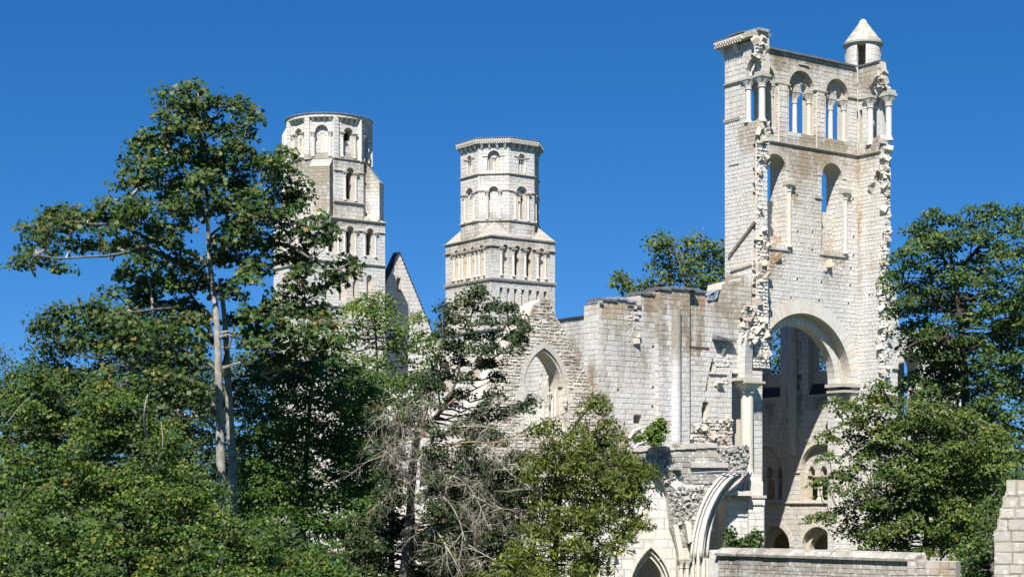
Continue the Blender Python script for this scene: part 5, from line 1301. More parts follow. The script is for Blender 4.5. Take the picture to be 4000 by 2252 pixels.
    m = len(P); mb.v = [f.P(a, z, -.3) for a, z in P]+[f.P(a, z, .1) for a, z in P]; mb.f = [tuple(reversed(range(m)))]+[(i, (i+1) % m, (i+1) % m+m, i+m) for i in range(m)]; mb.build('rib_stump', M['dressed'], B.root, fix=True)
    mb = MB(); P = [q(*p) for p in ((2680, 2120), (2668, 2040), (2676, 2032), (2690, 2040), (2694, 2110))]
    m = len(P); mb.v = [f.P(a, z, -.5) for a, z in P]+[f.P(a, z, -.1) for a, z in P]; mb.f = [tuple(reversed(range(m)))]+[(i, (i+1) % m, (i+1) % m+m, i+m) for i in range(m)]; mb.build('rib_stump', M['dressed'], B.root, fix=True)
    # clustered shafts and capitals
    zc = q(2670, 2178)[1]
    for x, t in ((2656, -.25), (2678, -.3)): B.column(f, q(x, 0)[0], 0, zc, .12, t=t, cap=.5, base=0)
    mb = MB(); B.boxm(mb, f, q(2648, 0)[0], q(2768, 0)[0], 0, zc, -.1, 1.0); mb.build('pier', M['dressed'], B.root, fix=True)
    for x, t, r_ in ((2702, -.28, .13), (2722, -.34, .12), (2744, -.3, .13), (2762, -.12, .11)):
        mb = MB(); mb.lathe(f.P(q(x, 0)[0], 0, t+.1), [(r_, 0), (r_, zc)], 10); mb.build('shaft', M['dressed'], B.root)
    # right pier with carved capital
    h = Face(f.P(0, 0, 1.6)[:2], f.ang); Hq = h.q
    pts = [(2830, 2252), (2834, 2060), (2832, 2000), (2836, 1950), (2852, 1936), (2870, 1910), (2900, 1880), (2918, 1845), (2922, 1830), (2930, 1845), (2972, 1850), (2970, 1880), (2978, 1885), (2976, 1936), (2970, 1965), (2969, 2252)]
    out = [Hq(*p) for p in pts]; out[0] = (out[0][0], 0); out[-1] = (out[-1][0], 0)
    B.layer(h, out, [], 0, 1.3)
    B3 = B
    st = B.stone; nb = len(B.stones)
    B.finish(240)
    C = Building('carved_capital_pier', 'square cream pier with a carved capital, shrub at its foot, right of the snapped arch', 'pier', (*h.P(Hq(2900, 0)[0], 0)[:2], 0))
    C.layer(h, [(p[0]+.01 if i == 0 else p[0], p[1]) for i, p in enumerate(out)], [], -.12, -.005)
    C.lay(h, out, [], t=-.12, z0=2, ch=.4, ln=(.4, .8), proud=.01)
    zc = Hq(2910, 1965)[1]
    a0, a1 = Hq(2916, 0)[0], Hq(2978, 0)[0]
    C.box('capital', h, a0, a1, zc-.1, zc+.32, -.42, -.1, mat='dressed'); C.box('impost', h, a0-.08, a1+.08, zc+.33, zc+.5, -.5, -.1, mat='band')
    a2 = Hq(2858, 0)[0]; C.box('impost', h, a2, a0-.1, zc+.3, zc+.42, -.28, -.1, mat='band')
    mb = MB()
    for i in range(6): C.boxm(mb, h, a2+.05+i*.14, a2+.12+i*.14, zc+.16, zc+.29, -.24, -.1)
    for i in range(5): C.boxm(mb, h, a0+.03+i*.18, a0+.13+i*.18, zc-.05, zc+.12, -.47, -.42)
    mb.build('dentil_carving', M['dressed'], C.root, stuff=True)
    mb = MB(); C.boxm(mb, h, a0, a1-.02, 0, zc-.1, -.34, -.11); mb.build('half_shaft', M['dressed'], C.root, fix=True); C.lay(h, [(a0, 2), (a0, zc-.1), (a1-.02, zc-.1), (a1-.02, 2)], t=-.34, ch=.4, ln=(.45, .6), proud=.01)
    mb = MB(); C.boxm(mb, h, a0, a1-.1, zc+.5, Hq(0, 1850)[1] if False else zc+1.35, -.36, -.1); mb.build('springer', M['dressed'], C.root, fix=True)
    # soffit curve of vanished arch
    mb = MB(); mb.tube([h.P(*Hq(*p), t=-.2) for p in ((2903, 1945), (2905, 1910), (2912, 1875), (2926, 1836))], .1, 8); mb.build('arch_moulding', M['dressed'], C.root, smooth=True)
    C.finish(100)
    # shaded passage wall behind the arch
    k = Face(f.P(0, 0, 5.0)[:2], f.ang); Kq = k.q
    D = Building('passage_wall', 'shadowed stone wall deep behind the snapped arch', 'wall', (*k.P(Kq(2800, 0)[0], 0)[:2], 0))
    out = [Kq(*p) for p in ((2740, 2252), (2740, 1925), (2842, 1925), (2842, 2252))]; out[0] = (out[0][0], 0); out[-1] = (out[-1][0], 0)
    D.layer(k, out, [], 0, .6); mb = MB(); zz = Kq(2800, 1935)[1]; mb.hexa([k.P(out[0][0], zz, -4.4), k.P(out[-1][0], zz, -4.4), k.P(out[-1][0], zz, .3), k.P(out[0][0], zz, .3), k.P(out[0][0], zz+.3, -4.4), k.P(out[-1][0], zz+.3, -4.4), k.P(out[-1][0], zz+.3, .3), k.P(out[0][0], zz+.3, .3)]); mb.build('added_shade_slab', M['core'], D.root, fix=True); D.lay(k, out, t=0, z0=1, ch=.4); D.finish(60)  # slab added above the passage to throw shade on the wall below
    # tie bar
    bar = MB(); a0, z0 = q(2690, 1846); a1, z1 = q(2902, 1838); bar.tube([f.P(a0, z0, -.6), f.P((a0+a1)/2, (z0+z1)/2+.03, -.6), f.P(a1, z1-.1, -.6)], .035, 8)
    o = bar.build('tie_bar', M['iron']); o['label'] = 'thin pale metal bar lying across the top of the snapped arch'; o['category'] = 'metal bar'
vault_ruin()

# ================================================================== low garden wall and corner buttress in front
def low_wall():
    YL, YR = 62.0, 55.8
    O = ((2805-2000)/FPX*YL, YL); E = ((3582-2000)/FPX*YR, YR); ang = math.atan2(E[1]-O[1], E[0]-O[0]); f = Face(O, ang); L = math.hypot(E[0]-O[0], E[1]-O[1])
    B = Building('low_garden_wall', 'low lichened wall with a thick overhanging stone coping along the bottom right', 'wall', (O[0], O[1], 0), stone='old_wall', base=(.35, .05, .05))
    z = f.q(2900, 2172)[1]
    zt = f.q(2900, 2146)[1]
    B.layer(f, [(0, 0), (0, z), (L, z), (L, 0)], [], 0, .6)
    B.lay(f, [(0.02, 2), (0.02, z), (L, z), (L, 2)], z0=3, ch=.14, ln=(.14, .34), proud=.012, gap=.012, jit=.008, rough=.008)
    x = -.05
    while x < L-.1:
        w = min(random.uniform(.7, 1.25), L-x); mb = MB(); dz = random.uniform(-.012, .012); k = random.uniform(-.02, .02)
        nseg = 4
        for i in range(nseg):
            b0 = x+w*i/nseg; b1 = x+w*(i+1)/nseg-(.01 if i == nseg-1 else 0); j0, j1 = [random.uniform(-.012, .012) for _ in range(2)]
            mb.hexa([f.P(b0, z+.02, .62), f.P(b1, z+.02, .62), f.P(b1, zt+.06+dz+j1, .5), f.P(b0, zt+.06+dz+j0, .5), f.P(b0, z+.015, -.12+k), f.P(b1, z+.015, -.12+k), f.P(b1, z+.10+j1, -.14+k), f.P(b0, z+.10+j0, -.14+k)])
            mb.hexa([f.P(b0, z+.11, .3), f.P(b1, z+.11, .3), f.P(b1, zt+.07+dz, .3), f.P(b0, zt+.07+dz, .3), f.P(b0, z+.1+j0, -.125+k), f.P(b1, z+.1+j1, -.125+k), f.P(b1, zt+dz+j1, .05), f.P(b0, zt+dz+j0, .05)])
        o = mb.build('coping_stone', M['old_wall'], B.root, fix=True); o.color = (*stain_at(f.P(x, zt, 0), (.5, .05, .1)), 1); x += w
    # rounded stub at the left end
    zl = f.q(2790, 2140)[1]
    mb = MB(); mb.hexa([f.P(-.75, 0, .6), f.P(-.02, 0, .6), f.P(-.02, z-.05, .6), f.P(-.45, z+.2, .6), f.P(-.75, 0, .05), f.P(-.02, 0, .05), f.P(-.02, z-.05, .05), f.P(-.45, z+.2, .05)]); mb.build('wall_end', M['dressed'], B.root, fix=True)
    # end block, lower and a little forward
    g = Face(f.P(L, 0, -.1)[:2], ang+R(20)); z2 = g.q(3600, 2190)[1]; W2 = g.a(3732)
    B.layer(g, [(-.25, 0), (-.25, z2), (W2, z2), (W2, 0)], [], 0, .7); B.lay(g, [(-.25, 2), (-.25, z2), (W2, z2), (W2, 2)], z0=3.9, ch=.24, ln=(.25, .5), proud=.02)
    B.finish(300)
    # buttress
    YB = 40.0; Ob = ((3885-2000)/FPX*YB, YB); h = Face(Ob, R(-19))
    C = Building('corner_buttress', 'battered grey stone buttress cut by the right edge of the picture', 'buttress', (Ob[0], Ob[1], 0), stone='old_wall', base=(.25, .15, 0))
    pts = [(3885, 2252), (3886, 2095), (3878, 2088), (3895, 2060), (3905, 2010), (3918, 1960), (3930, 1915), (3938, 1880), (3946, 1874), (4150, 1874), (4150, 2252)]
    out = [h.q(*p) for p in pts]; out[0] = (out[0][0], 0); out[-1] = (out[-1][0], 0)
    C.layer(h, out, [], 0, 1.4); C.lay(h, out, z0=5.5, ch=.24, ln=(.3, .62), proud=.014, gap=.012)
    C.finish(150)
low_wall()
# ================================================================== trees and shrubs
OV = ([(0, 0, 0), (-.34, .42, .10), (0, 1, 0), (.34, .42, .10)], [(0, 1, 2), (0, 2, 3)])
MAPLE = ([(0, 0, 0), (-.52, .10, .05), (-.26, .34, .04), (-.52, .66, .02), (-.16, .62, .05), (0, 1.02, -.03), (.16, .62, .05), (.52, .66, .02), (.26, .34, .04), (.52, .10, .05)],
         [(0, 2, 1), (0, 4, 2), (2, 4, 3), (0, 6, 4), (4, 6, 5), (0, 8, 6), (6, 8, 7), (0, 9, 8)])
SPRAY = ([(0, 0, 0), (-.13, .5, .03), (0, 1, 0), (.13, .5, .03)], [(0, 1, 2), (0, 2, 3)])
def leaf_mesh(name, pos, nrm, size, col, shape, parent=None, mat='leaf'):
    V0, F0 = shape; V0 = np.array(V0, dtype=np.float32); F0 = np.array(F0, dtype=np.int32); n = len(pos); k = len(V0); m = len(F0)
    nrm = nrm/np.linalg.norm(nrm, axis=1, keepdims=True)
    r = rng.normal(size=(n, 3)).astype(np.float32); r[:, 2] -= .35
    t = r-nrm*np.sum(r*nrm, axis=1, keepdims=True); t /= np.linalg.norm(t, axis=1, keepdims=True)+1e-6
    b = np.cross(t, nrm)
    P = pos[:, None, :]+size[:, None, None]*(V0[None, :, 0:1]*b[:, None, :]+(V0[None, :, 1:2]-.4)*t[:, None, :]+V0[None, :, 2:3]*nrm[:, None, :])
    Fc = (F0[None]+(np.arange(n)*k)[:, None, None]).reshape(-1)
    me = bpy.data.meshes.new(name); me.vertices.add(n*k); me.vertices.foreach_set('co', P.astype(np.float32).ravel())
    me.loops.add(n*m*3); me.loops.foreach_set('vertex_index', Fc.astype(np.int32)); me.polygons.add(n*m)
    me.polygons.foreach_set('loop_start', np.arange(n*m, dtype=np.int32)*3)
    me.update(calc_edges=True)
    C = np.concatenate([np.repeat(col, k, axis=0), np.ones((n*k, 1))], axis=1).astype(np.float32)
    at = me.color_attributes.new('tint', 'FLOAT_COLOR', 'POINT'); at.data.foreach_set('color', C.ravel())
    return link(name, me, M[mat], parent, stuff=True)
def W(px, py, Y): return np.array(((px-2000)/FPX*Y, Y, EYE+(HOR-py)/FPX*Y))
def WS(x, y, Y): return W(x*1.5534, y*1.5534, Y)
def bez(a, b, sag, n=6, wob=.0):
    a = np.array(a, float); b = np.array(b, float); L = np.linalg.norm(b-a); mid = (a+b)/2+np.array((0, 0, sag*L))
    o = []
    for i in range(n+1):
        t = i/n; p = (1-t)**2*a+2*t*(1-t)*mid+t*t*b
        if 0 < i < n: p = p+rng.normal(size=3)*wob*L
        o.append(p)
    return o
def resample(P, n=6):
    out = []
    for a, b in zip(P, P[1:]):
        for i in range(n): out.append(a+(b-a)*i/n)
    out.append(P[-1]); return out
def smoothed(P, it=2):
    P = [np.array(p, float) for p in P]
    for _ in range(it):
        Q = [P[0]]
        for a, b in zip(P, P[1:]): Q += [a*.75+b*.25, a*.25+b*.75]
        Q.append(P[-1]); P = Q
    return P
PAL = dict(
 sycamore=[((.048, .092, .020), 5), ((.034, .068, .016), 4), ((.080, .120, .026), 2.2), ((.17, .135, .035), .8), ((.20, .12, .045), .22)],
 hornbeam=[((.052, .108, .017), 5), ((.036, .082, .014), 4), ((.085, .14, .022), 2), ((.20, .20, .025), .2)],
 yellowing=[((.052, .100, .014), 4), ((.032, .068, .012), 4.5), ((.098, .145, .020), 2.6), ((.20, .185, .03), .6), ((.20, .13, .03), .08)],
 young=[((.095, .155, .026), 5), ((.07, .125, .022), 3), ((.15, .19, .035), 2.2), ((.22, .22, .04), .5)],
 yew=[((.030, .055, .020), 5), ((.050, .075, .022), 3), ((.085, .10, .025), 1.2), ((.13, .10, .04), .3)],
 olive=[((.070, .098, .016), 5), ((.11, .135, .018), 4), ((.16, .175, .026), 3), ((.045, .066, .015), 2)],
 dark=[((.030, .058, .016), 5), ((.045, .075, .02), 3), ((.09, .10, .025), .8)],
 lime=[((.075, .115, .022), 5), ((.055, .095, .020), 4), ((.12, .155, .03), 2), ((.20, .19, .03), .5)],
 oak=[((.055, .10, .022), 5), ((.04, .078, .018), 4), ((.095, .14, .026), 2), ((.20, .20, .03), .25)],
 far=[((.09, .14, .055), 5), ((.07, .115, .05), 3)],
)
def tints(pal, n, clump):
    P = PAL[pal]; w = np.array([p[1] for p in P]); w = w/w.sum(); c = np.array([p[0] for p in P])
    # a clump leans towards one palette entry
    lead = rng.choice(len(P), p=w); idx = rng.choice(len(P), size=n, p=w)
    idx[rng.random(n) < clump] = lead
    return c[idx]*rng.uniform(.82, 1.2, size=(n, 1))*rng.uniform(.72, 1.25)
def tree(name, label, cat, trunk, pads, Y, leaf=.15, shape=OV, pal='hornbeam', bark='bark_grey', trad=(.3, .05), limbs=(), dens=1.0, flat=.38, per=46, spread=.36, clump=.35, group=None,
         twig=.012, sub=1.0, auto=True, up=1.0, depth=None, twigs=True, extra_trunks=(), arad=.075, base_z=0.0, branch_name='branch', limbk=1.0, push=0.0, lay_=.45, backpoly=None, backn=0, backdy=3.0):
    """trunk: photo-space polyline with distance; pads: (x, y, rx, ry[, Y]) leafy boughs in photo pixels / 1.5534"""
    T = smoothed([WS(*p) if len(p) == 3 else WS(p[0], p[1], Y) for p in trunk]); base = T[0].copy(); 
    foot = np.array((base[0]+rng.normal()*.1, base[1]+.1, base_z)); T = [foot]+T
    root = thing(name, label, cat, tuple(foot), group)
    L = np.cumsum([0]+[np.linalg.norm(b-a) for a, b in zip(T, T[1:])]); rad = [trad[0]+(trad[1]-trad[0])*(l/L[-1]) for l in L]
    rad[0] = trad[0]*1.3
    mb = MB(); mb.tube(T, rad, 12)
    for et in extra_trunks:
        E = smoothed([WS(*p) for p in et[0]]); E = [np.array((E[0][0], E[0][1], base_z))]+E; mb.tube(E, [et[1]+(et[2]-et[1])*i/(len(E)-1) for i in range(len(E))], 10); T += E[3:]
    mb.build('trunk', M[bark], root, smooth=True)
    skel = [(p, .12) for p in resample(T[1:], 2)]
    for lb in limbs:
        pts = smoothed([WS(*p) if len(p) == 3 else WS(p[0], p[1], Y) for p in lb[0]]); r0, r1 = lb[1:3]; r0 *= limbk; r1 *= limbk
        if push: pts = [p*(1+push*min(1, i/4)/p[1]) for i, p in enumerate(pts)]; pts = [np.array((p[0], p[1], EYE+(p[2]-EYE*1.0))) for p in pts]
        mb = MB(); mb.tube(pts, [r0+(r1-r0)*i/(len(pts)-1) for i in range(len(pts))], 7); mb.build(branch_name, M[lb[3] if len(lb) > 3 else bark], root, smooth=True)
        skel += [(p, .05) for p in resample(pts, 2)]
    if backpoly:
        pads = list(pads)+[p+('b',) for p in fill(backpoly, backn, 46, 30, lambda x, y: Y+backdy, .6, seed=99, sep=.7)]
    S = np.array([p for p, _ in skel]); pos = []; nr = []; sz = []; co = []; tw = MB()
    for pd in pads:
        x, y, rx, ry = pd[:4]; py = pd[4] if len(pd) > 4 else Y+rng.uniform(-1, 1)*(depth or 1.5)
        c = WS(x, y, py); k = py/FPX*1.5534; RX, RZ = rx*k, ry*k; RY = min(max(RX, RZ), 1.6)*.8
        if auto and len(pd) <= 5:
            d = S-c; cost = np.linalg.norm(d, axis=1)+np.where(d[:, 2] > -.2, 1.5+d[:, 2], 0); j = int(np.argmin(cost)); a = S[j]; LL = np.linalg.norm(a-c)
            if LL > .4:
                q = bez(a, c+np.array((0, .45, -RZ*.2)), -.10+rng.uniform(-.05, .08), 5, .03); q[2][1] += .5; q[3][1] += .5; r0 = min(arad, .02+LL*.018)
                m2 = MB(); m2.tube(q, [r0+(.014-r0)*i/5 for i in range(6)], 5)
                i0 = len(tw.v); tw.v += m2.v; tw.f += [tuple(i0+v for v in f) for f in m2.f]
        back = len(pd) > 5
        area = math.pi*RX*RZ; n = max(3, int(area*3.4*dens*sub*DENS*(.5 if back else 1)+2))
        for _ in range(n):
            an = rng.random()*6.283; rr = rng.random()**.55
            u = np.array((math.cos(an)*rr, math.sin(an)*rr, lay_*(.65-1.15*rr*rr)+(1-lay_)*rng.uniform(-1, 1)*math.sqrt(1-rr*rr*.9)+rng.normal()*.12))
            sc_ = c+u*np.array((RX, RY, RZ))
            if twigs and not back and rng.random() < .5:
                q0 = c+(sc_-c)*rng.uniform(.0, .3); i0 = len(tw.v); m2 = MB(); m2.tube(bez(q0, sc_, rng.uniform(-.1, .12), 3, .06), [twig*1.5, twig*1.2, twig, twig*.5], 3); tw.v += m2.v; tw.f += [tuple(i0+v for v in f) for f in m2.f]
            nn = max(6, int(per*rng.uniform(.5, 1.5)*(.8 if back else 1))); s_ = spread*rng.uniform(.7, 1.25)
            of = rng.normal(size=(nn, 3)); of *= (np.minimum(1, 1.7/np.linalg.norm(of, axis=1)))[:, None]
            off_ = of*np.array((s_, s_, s_*flat))
            off_[:, 2] -= .35*(off_[:, 0]**2+off_[:, 1]**2)/max(s_, .1)     # boughs droop at their ends
            pos.append(sc_+off_); nr.append(rng.normal(size=(nn, 3))*.5+np.array((0, -.35, .85*up))+off_/s_*.3); sz.append(leaf*rng.uniform(.5, 1.35, size=nn)*(1.5 if back else 1)); co.append(tints(pal if not back else 'dark', nn, clump))  # back pads use the dark palette: crown-interior shade put into leaf colour
    if tw.v: o = tw.build('twigs', M[bark], root, stuff=True)
    pos = np.concatenate(pos); leaf_mesh('crown', pos, np.concatenate(nr), np.concatenate(sz), np.concatenate(co), shape, root)
    return root, len(pos)
def inside(poly, x, y):
    c = False; n = len(poly)
    for i in range(n):
        (x0, y0), (x1, y1) = poly[i], poly[(i+1) % n]
        if (y0 > y) != (y1 > y) and x < (x1-x0)*(y-y0)/(y1-y0)+x0: c = not c
    return c
def fill(poly, n, rx, ry, Yf, jitter=1.5, tries=30, seed=1, sep=.75):
    r_ = random.Random(seed); xs = [p[0] for p in poly]; ys = [p[1] for p in poly]; P = []
    for _ in range(n*tries):
        x, y = r_.uniform(min(xs), max(xs)), r_.uniform(min(ys), max(ys))
        if inside(poly, x, y) and all(((x-q[0])/rx)**2+((y-q[1])/ry)**2 > sep for q in P):
            k = r_.uniform(.7, 1.15); P.append((x, y, rx*k, ry*k, Yf(x, y)+r_.uniform(-jitter, jitter)))
            if len(P) >= n: break
    return P
TOTAL = 0; DENS = 1.5
def sycamore():
    Y = 60
    pads = [(470,480,44,30),(530,490,44,30),(590,500,44,30),(640,520,40,26),(480,525,40,26),(560,520,44,26),(620,545,38,22),(455,565,36,22),(540,415,40,26),(500,400,40,26),(585,350,36,24),(500,215,30,18),(478,225,28,22),(420,232,26,26),(452,262,42,32),(505,255,40,26),(562,262,30,24),(615,262,30,20),(640,285,20,18),(430,300,35,30),(482,310,50,34),(545,300,38,26),(590,320,42,28),(372,338,32,22),(350,370,32,30),(425,352,40,28),
     (345,408,38,30),(400,400,40,30),(455,385,40,30),(515,370,45,32),(570,385,40,30),(620,390,36,28),(655,420,34,26),(335,450,38,30),(385,455,40,30),(440,440,44,30),(500,440,48,28),(560,445,42,30),(615,450,42,32),(690,392,34,22),(722,380,18,14),(700,430,38,28),(745,450,26,22),(665,480,40,30),(720,490,38,28),(760,485,26,20),
     (300,500,36,28),(350,510,40,32),(405,505,42,30),(455,510,38,28),(290,535,40,24),(240,525,34,22),(195,528,34,20),(150,530,30,18),(105,535,36,22),(78,560,26,24),(90,600,28,22),(125,575,36,20),(170,560,34,22),(215,555,34,22),(345,560,44,28),(400,565,38,26),(150,600,32,16),(70,635,24,18),(50,650,14,16),(115,640,30,18),(150,660,22,12),(200,610,36,18),(245,600,36,22),(290,595,36,22),(330,600,30,22),
     (440,600,40,30),(400,640,40,28),(355,650,36,26),(320,680,30,20),(460,655,40,30),(590,560,42,30),(575,600,42,30),(620,560,40,26),(560,640,36,28),(610,640,40,28),(655,590,36,30),(700,540,36,26),(745,535,36,26),(795,550,28,20),(820,575,20,20),(705,590,36,26),(750,585,34,26),(790,600,26,18),(760,630,32,22),(720,640,34,24),(770,665,24,20),(650,660,36,22),(610,690,34,20),
     (480,700,44,28),(430,710,44,30),(380,700,44,30),(330,720,36,24),(375,745,44,28),(420,760,40,26),(330,770,44,26),(280,725,22,16),(465,760,34,24),(590,720,30,16),
     (745,700,34,22),(720,735,26,18),(790,720,26,18),(865,655,28,14),(890,672,16,14),(838,680,26,14),(840,700,18,10),(690,765,40,22),(740,770,40,26),(790,770,38,26),(640,780,40,20),(600,795,34,20),(650,815,44,26),(710,815,44,28),(770,815,44,30),(815,800,24,30),(620,850,36,26),(670,855,42,28),(730,860,44,28),(790,860,40,30),(830,850,20,26),(700,900,40,22),(760,910,40,24),
     (500,790,26,20),(440,800,40,26),(390,810,44,26),(340,820,44,26),(470,840,34,28),(420,850,44,28),(500,870,26,24),(450,900,40,28),(390,890,44,28)]
    gold = [(130,790,30,14),(180,770,36,16),(230,765,36,18),(280,780,40,22),(120,810,24,16),(170,805,36,20),(230,805,40,22),(290,820,40,24),(200,845,36,18),(250,855,40,22),(310,860,40,24),(360,865,36,24),(470,960,40,16),(430,945,34,16),(390,935,36,18),(350,950,36,20),(330,985,40,22),(380,985,36,18),(480,985,36,16),(510,975,22,18),(285,930,36,18),(430,1000,30,14)]
    limbs = [([(545,875,60),(520,850,60),(490,828,59.5),(455,812,59),(425,806,58)],.17,.05),([(532,845,60),(512,800,60),(495,770,60.5),(470,735,61),(440,720,61)],.12,.04),([(522,700,60),(470,675,59.5),(420,655,59),(370,632,58.5),(310,645,58),(280,652,57.5),(215,655,57),(150,660,57),(90,650,57)],.15,.02),
     ([(520,665,60),(470,640,60),(400,622,59.5),(335,590,59),(290,570,58.5),(230,575,58),(180,560,57.5)],.13,.02),([(525,750,60.5),(580,715,60),(620,690,60),(670,632,59.5),(700,620,59),(745,635,58.5),(790,665,58),(815,680,58),(850,690,57.5),(880,668,57.5)],.13,.02),([(560,925,60),(572,890,60),(582,860,60),(590,835,60)],.09,.03),
     ([(545,1040,60),(525,1010,59.5),(505,985,59),(470,965,58.5),(415,958,58)],.13,.03),([(545,1088,60),(520,1065,59.5),(498,1053,59),(468,1057,59)],.10,.05,'bark_pale'),([(565,950,60.5),(610,945,60.3),(655,950,60)],.045,.02,'bark_grey'),([(522,560,60),(490,520,60),(470,480,59.5),(440,430,59.5),(425,350,59),(415,260,59)],.08,.02),([(522,545,60),(560,490,60),(590,440,60),(610,380,60),(625,300,60)],.07,.02),([(522,600,60),(570,570,59.5),(640,560,59),(700,580,58.5)],.07,.02),([(500,330,60),(470,280,60),(450,240,60)],.04,.015),
     ([(440,665,59.5),(400,640,59),(360,560,58.5),(330,500,58)],.06,.02),([(520,820,60),(480,790,60),(430,780,59),(300,800,57),(200,795,56),(150,810,56)],.10,.02),([(545,930,60),(470,890,59),(380,850,58),(300,810,57)],.08,.02),([(560,850,60.5),(640,840,60),(700,800,59.5),(735,790,59)],.07,.02)]
    global TOTAL
    r_, n = tree('sycamore', 'tall sycamore with a bare pale trunk and gold-flecked leaves, rising left of the towers', 'tree', [(560,1330,60),(556,1200,60),(553,1060,60),(549,930,60),(546,820,60),(541,760,60.2),(530,690,60.2),(525,620,60.2),(522,540,60),(519,470,60),(508,400,60),(502,320,60),(498,235,60)], pads+[(x, y, a, b, 57) for x, y, a, b in gold], Y,
        leaf=.165, shape=MAPLE, pal='sycamore', bark='bark_pale', trad=(.27, .02), limbs=[l if len(l) > 3 else l+('bark_grey',) for l in limbs], dens=1.45, per=42, spread=.29, flat=.45, depth=2.0, clump=.22, lay_=.3, extra_trunks=[([(585,1160,61.5),(578,1050,61.5),(572,930,61.3),(568,840,61.2),(562,770,61),(552,700,60.8)], .17, .06)], arad=.05, sub=.95, limbk=.72, push=.9)
    TOTAL += n
sycamore()
def masses():
    global TOTAL
    # dark evergreen backing mass on the left
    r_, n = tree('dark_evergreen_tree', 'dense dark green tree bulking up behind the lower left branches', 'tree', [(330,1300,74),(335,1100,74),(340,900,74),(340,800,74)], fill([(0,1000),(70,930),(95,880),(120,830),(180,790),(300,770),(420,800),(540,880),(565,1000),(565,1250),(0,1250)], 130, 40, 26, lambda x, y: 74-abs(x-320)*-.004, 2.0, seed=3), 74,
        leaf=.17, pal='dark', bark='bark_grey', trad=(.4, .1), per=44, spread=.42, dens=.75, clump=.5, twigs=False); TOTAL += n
    poly = [(0,985),(30,960),(60,925),(110,900),(170,930),(240,950),(320,985),(400,1030),(440,1090),(520,1180),(540,1240),(560,1300),(640,1300),(720,1320),(780,1350),(850,1400),(880,1470),(0,1470)]
    r_, n = tree('yellowing_hornbeam', 'broad hornbeam with yellowing layered leaves filling the bottom left corner', 'tree', [(385,1400,52),(385,1300,52),(370,1150,52),(350,1050,52)], fill(poly, 200, 38, 16, lambda x, y: 52-(y-1000)*.012, 2.0, seed=5, sep=.78), 50,
        leaf=.115, pal='yellowing', bark='bark_dark', trad=(.2, .06), per=64, spread=.30, flat=.2, dens=1.5, clump=.35, lay_=.9, auto=False, arad=.02, backpoly=poly, backn=110,
        limbs=[([(380,1130,50),(365,1080,49.5),(362,1030,49),(372,990,49)],.05,.02,'deadwood'),([(395,1170,49),(412,1120,48.5),(405,1060,48.5)],.03,.012,'deadwood'), ([(20,1060,49),(50,1020,49),(75,1000,49)],.014,.006,'deadwood')]); TOTAL += n
    poly = [(600,1180),(600,1080),(605,980),(615,930),(660,890),(730,880),(810,870),(850,900),(900,930),(945,960),(960,1010),(945,1080),(950,1180),(960,1260),(900,1340),(905,1460),(600,1460),(600,1320),(585,1260)]
    r_, n = tree('green_hornbeam', 'fresh green hornbeam in flat layers just right of the pale sycamore trunk', 'tree', [(760,1400,66),(765,1250,66),(775,1050,66),(790,930,66)], fill(poly, 150, 40, 16, lambda x, y: 66-(y-900)*.008, 2.2, seed=8, sep=.78), 64,
        leaf=.135, pal='hornbeam', bark='bark_dark', trad=(.2, .06), per=58, spread=.36, flat=.17, dens=1.25, clump=.4, lay_=.9, auto=False, arad=.02, backpoly=poly, backn=50); TOTAL += n
    # tree added to fill the black hollow behind the trunk; dark palette paints shade
    r_, n = tree('hollow_fill_tree', 'dark-leaved tree added to fill the shadowed hollow behind the pale sycamore trunk', 'tree', [(560,1300,78),(560,1100,78),(560,980,78)], fill([(430,900),(700,880),(760,1000),(760,1400),(420,1400)], 60, 48, 30, lambda x, y: 79, 1.5, seed=11), 78,
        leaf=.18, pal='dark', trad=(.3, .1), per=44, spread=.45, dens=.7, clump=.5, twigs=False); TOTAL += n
    r_, n = tree('far_left_tree', 'pale blue-green feathery tree top at the far left edge', 'tree', [(8,1100,96),(12,950,96),(14,890,96)], [(8,880,16,16,96),(20,905,16,18,96),(5,930,26,20,96),(30,935,14,16,96),(10,970,34,24,96),(40,975,18,18,96),(10,1010,44,24,96)], 96,
        leaf=.16, pal='far', trad=(.2, .03), per=40, spread=.45, dens=.9, flat=.6); TOTAL += n
    # bright young tree in front of the towers
    pads = [(905,742,26,16),(940,735,26,16),(975,745,24,16),(870,765,22,20),(905,775,34,20),(945,775,34,22),(990,775,28,20),(1030,790,26,18),(1060,800,18,14),(860,800,22,22),(895,810,34,22),(940,815,38,24),(985,815,34,22),(1030,825,32,22),(1070,835,24,18),(1085,860,14,14),(870,840,32,22),(915,850,38,22),(965,855,38,22),(1010,860,34,22),(1050,865,30,18),(855,880,30,18),(900,890,38,20),(945,895,34,18),(1000,900,34,18),(1045,905,30,16),(870,920,34,18),(920,930,34,18),(975,940,34,18),(1020,945,30,16),(1065,925,22,14),(850,860,20,20),(840,835,12,14),(930,965,36,18),(985,975,30,14),(900,760,16,12)]
    r_, n = tree('young_bright_tree', 'light yellow-green young tree in front of the left tower and west gable', 'tree', [(940,1250,76),(945,1100,76),(950,950,76),(945,830,76),(935,760,76)], [p+(76+random.uniform(-1.5, 1.5),) for p in pads], 76,
        leaf=.17, pal='young', trad=(.18, .03), per=36, spread=.36, flat=.35, dens=.75, clump=.3); TOTAL += n
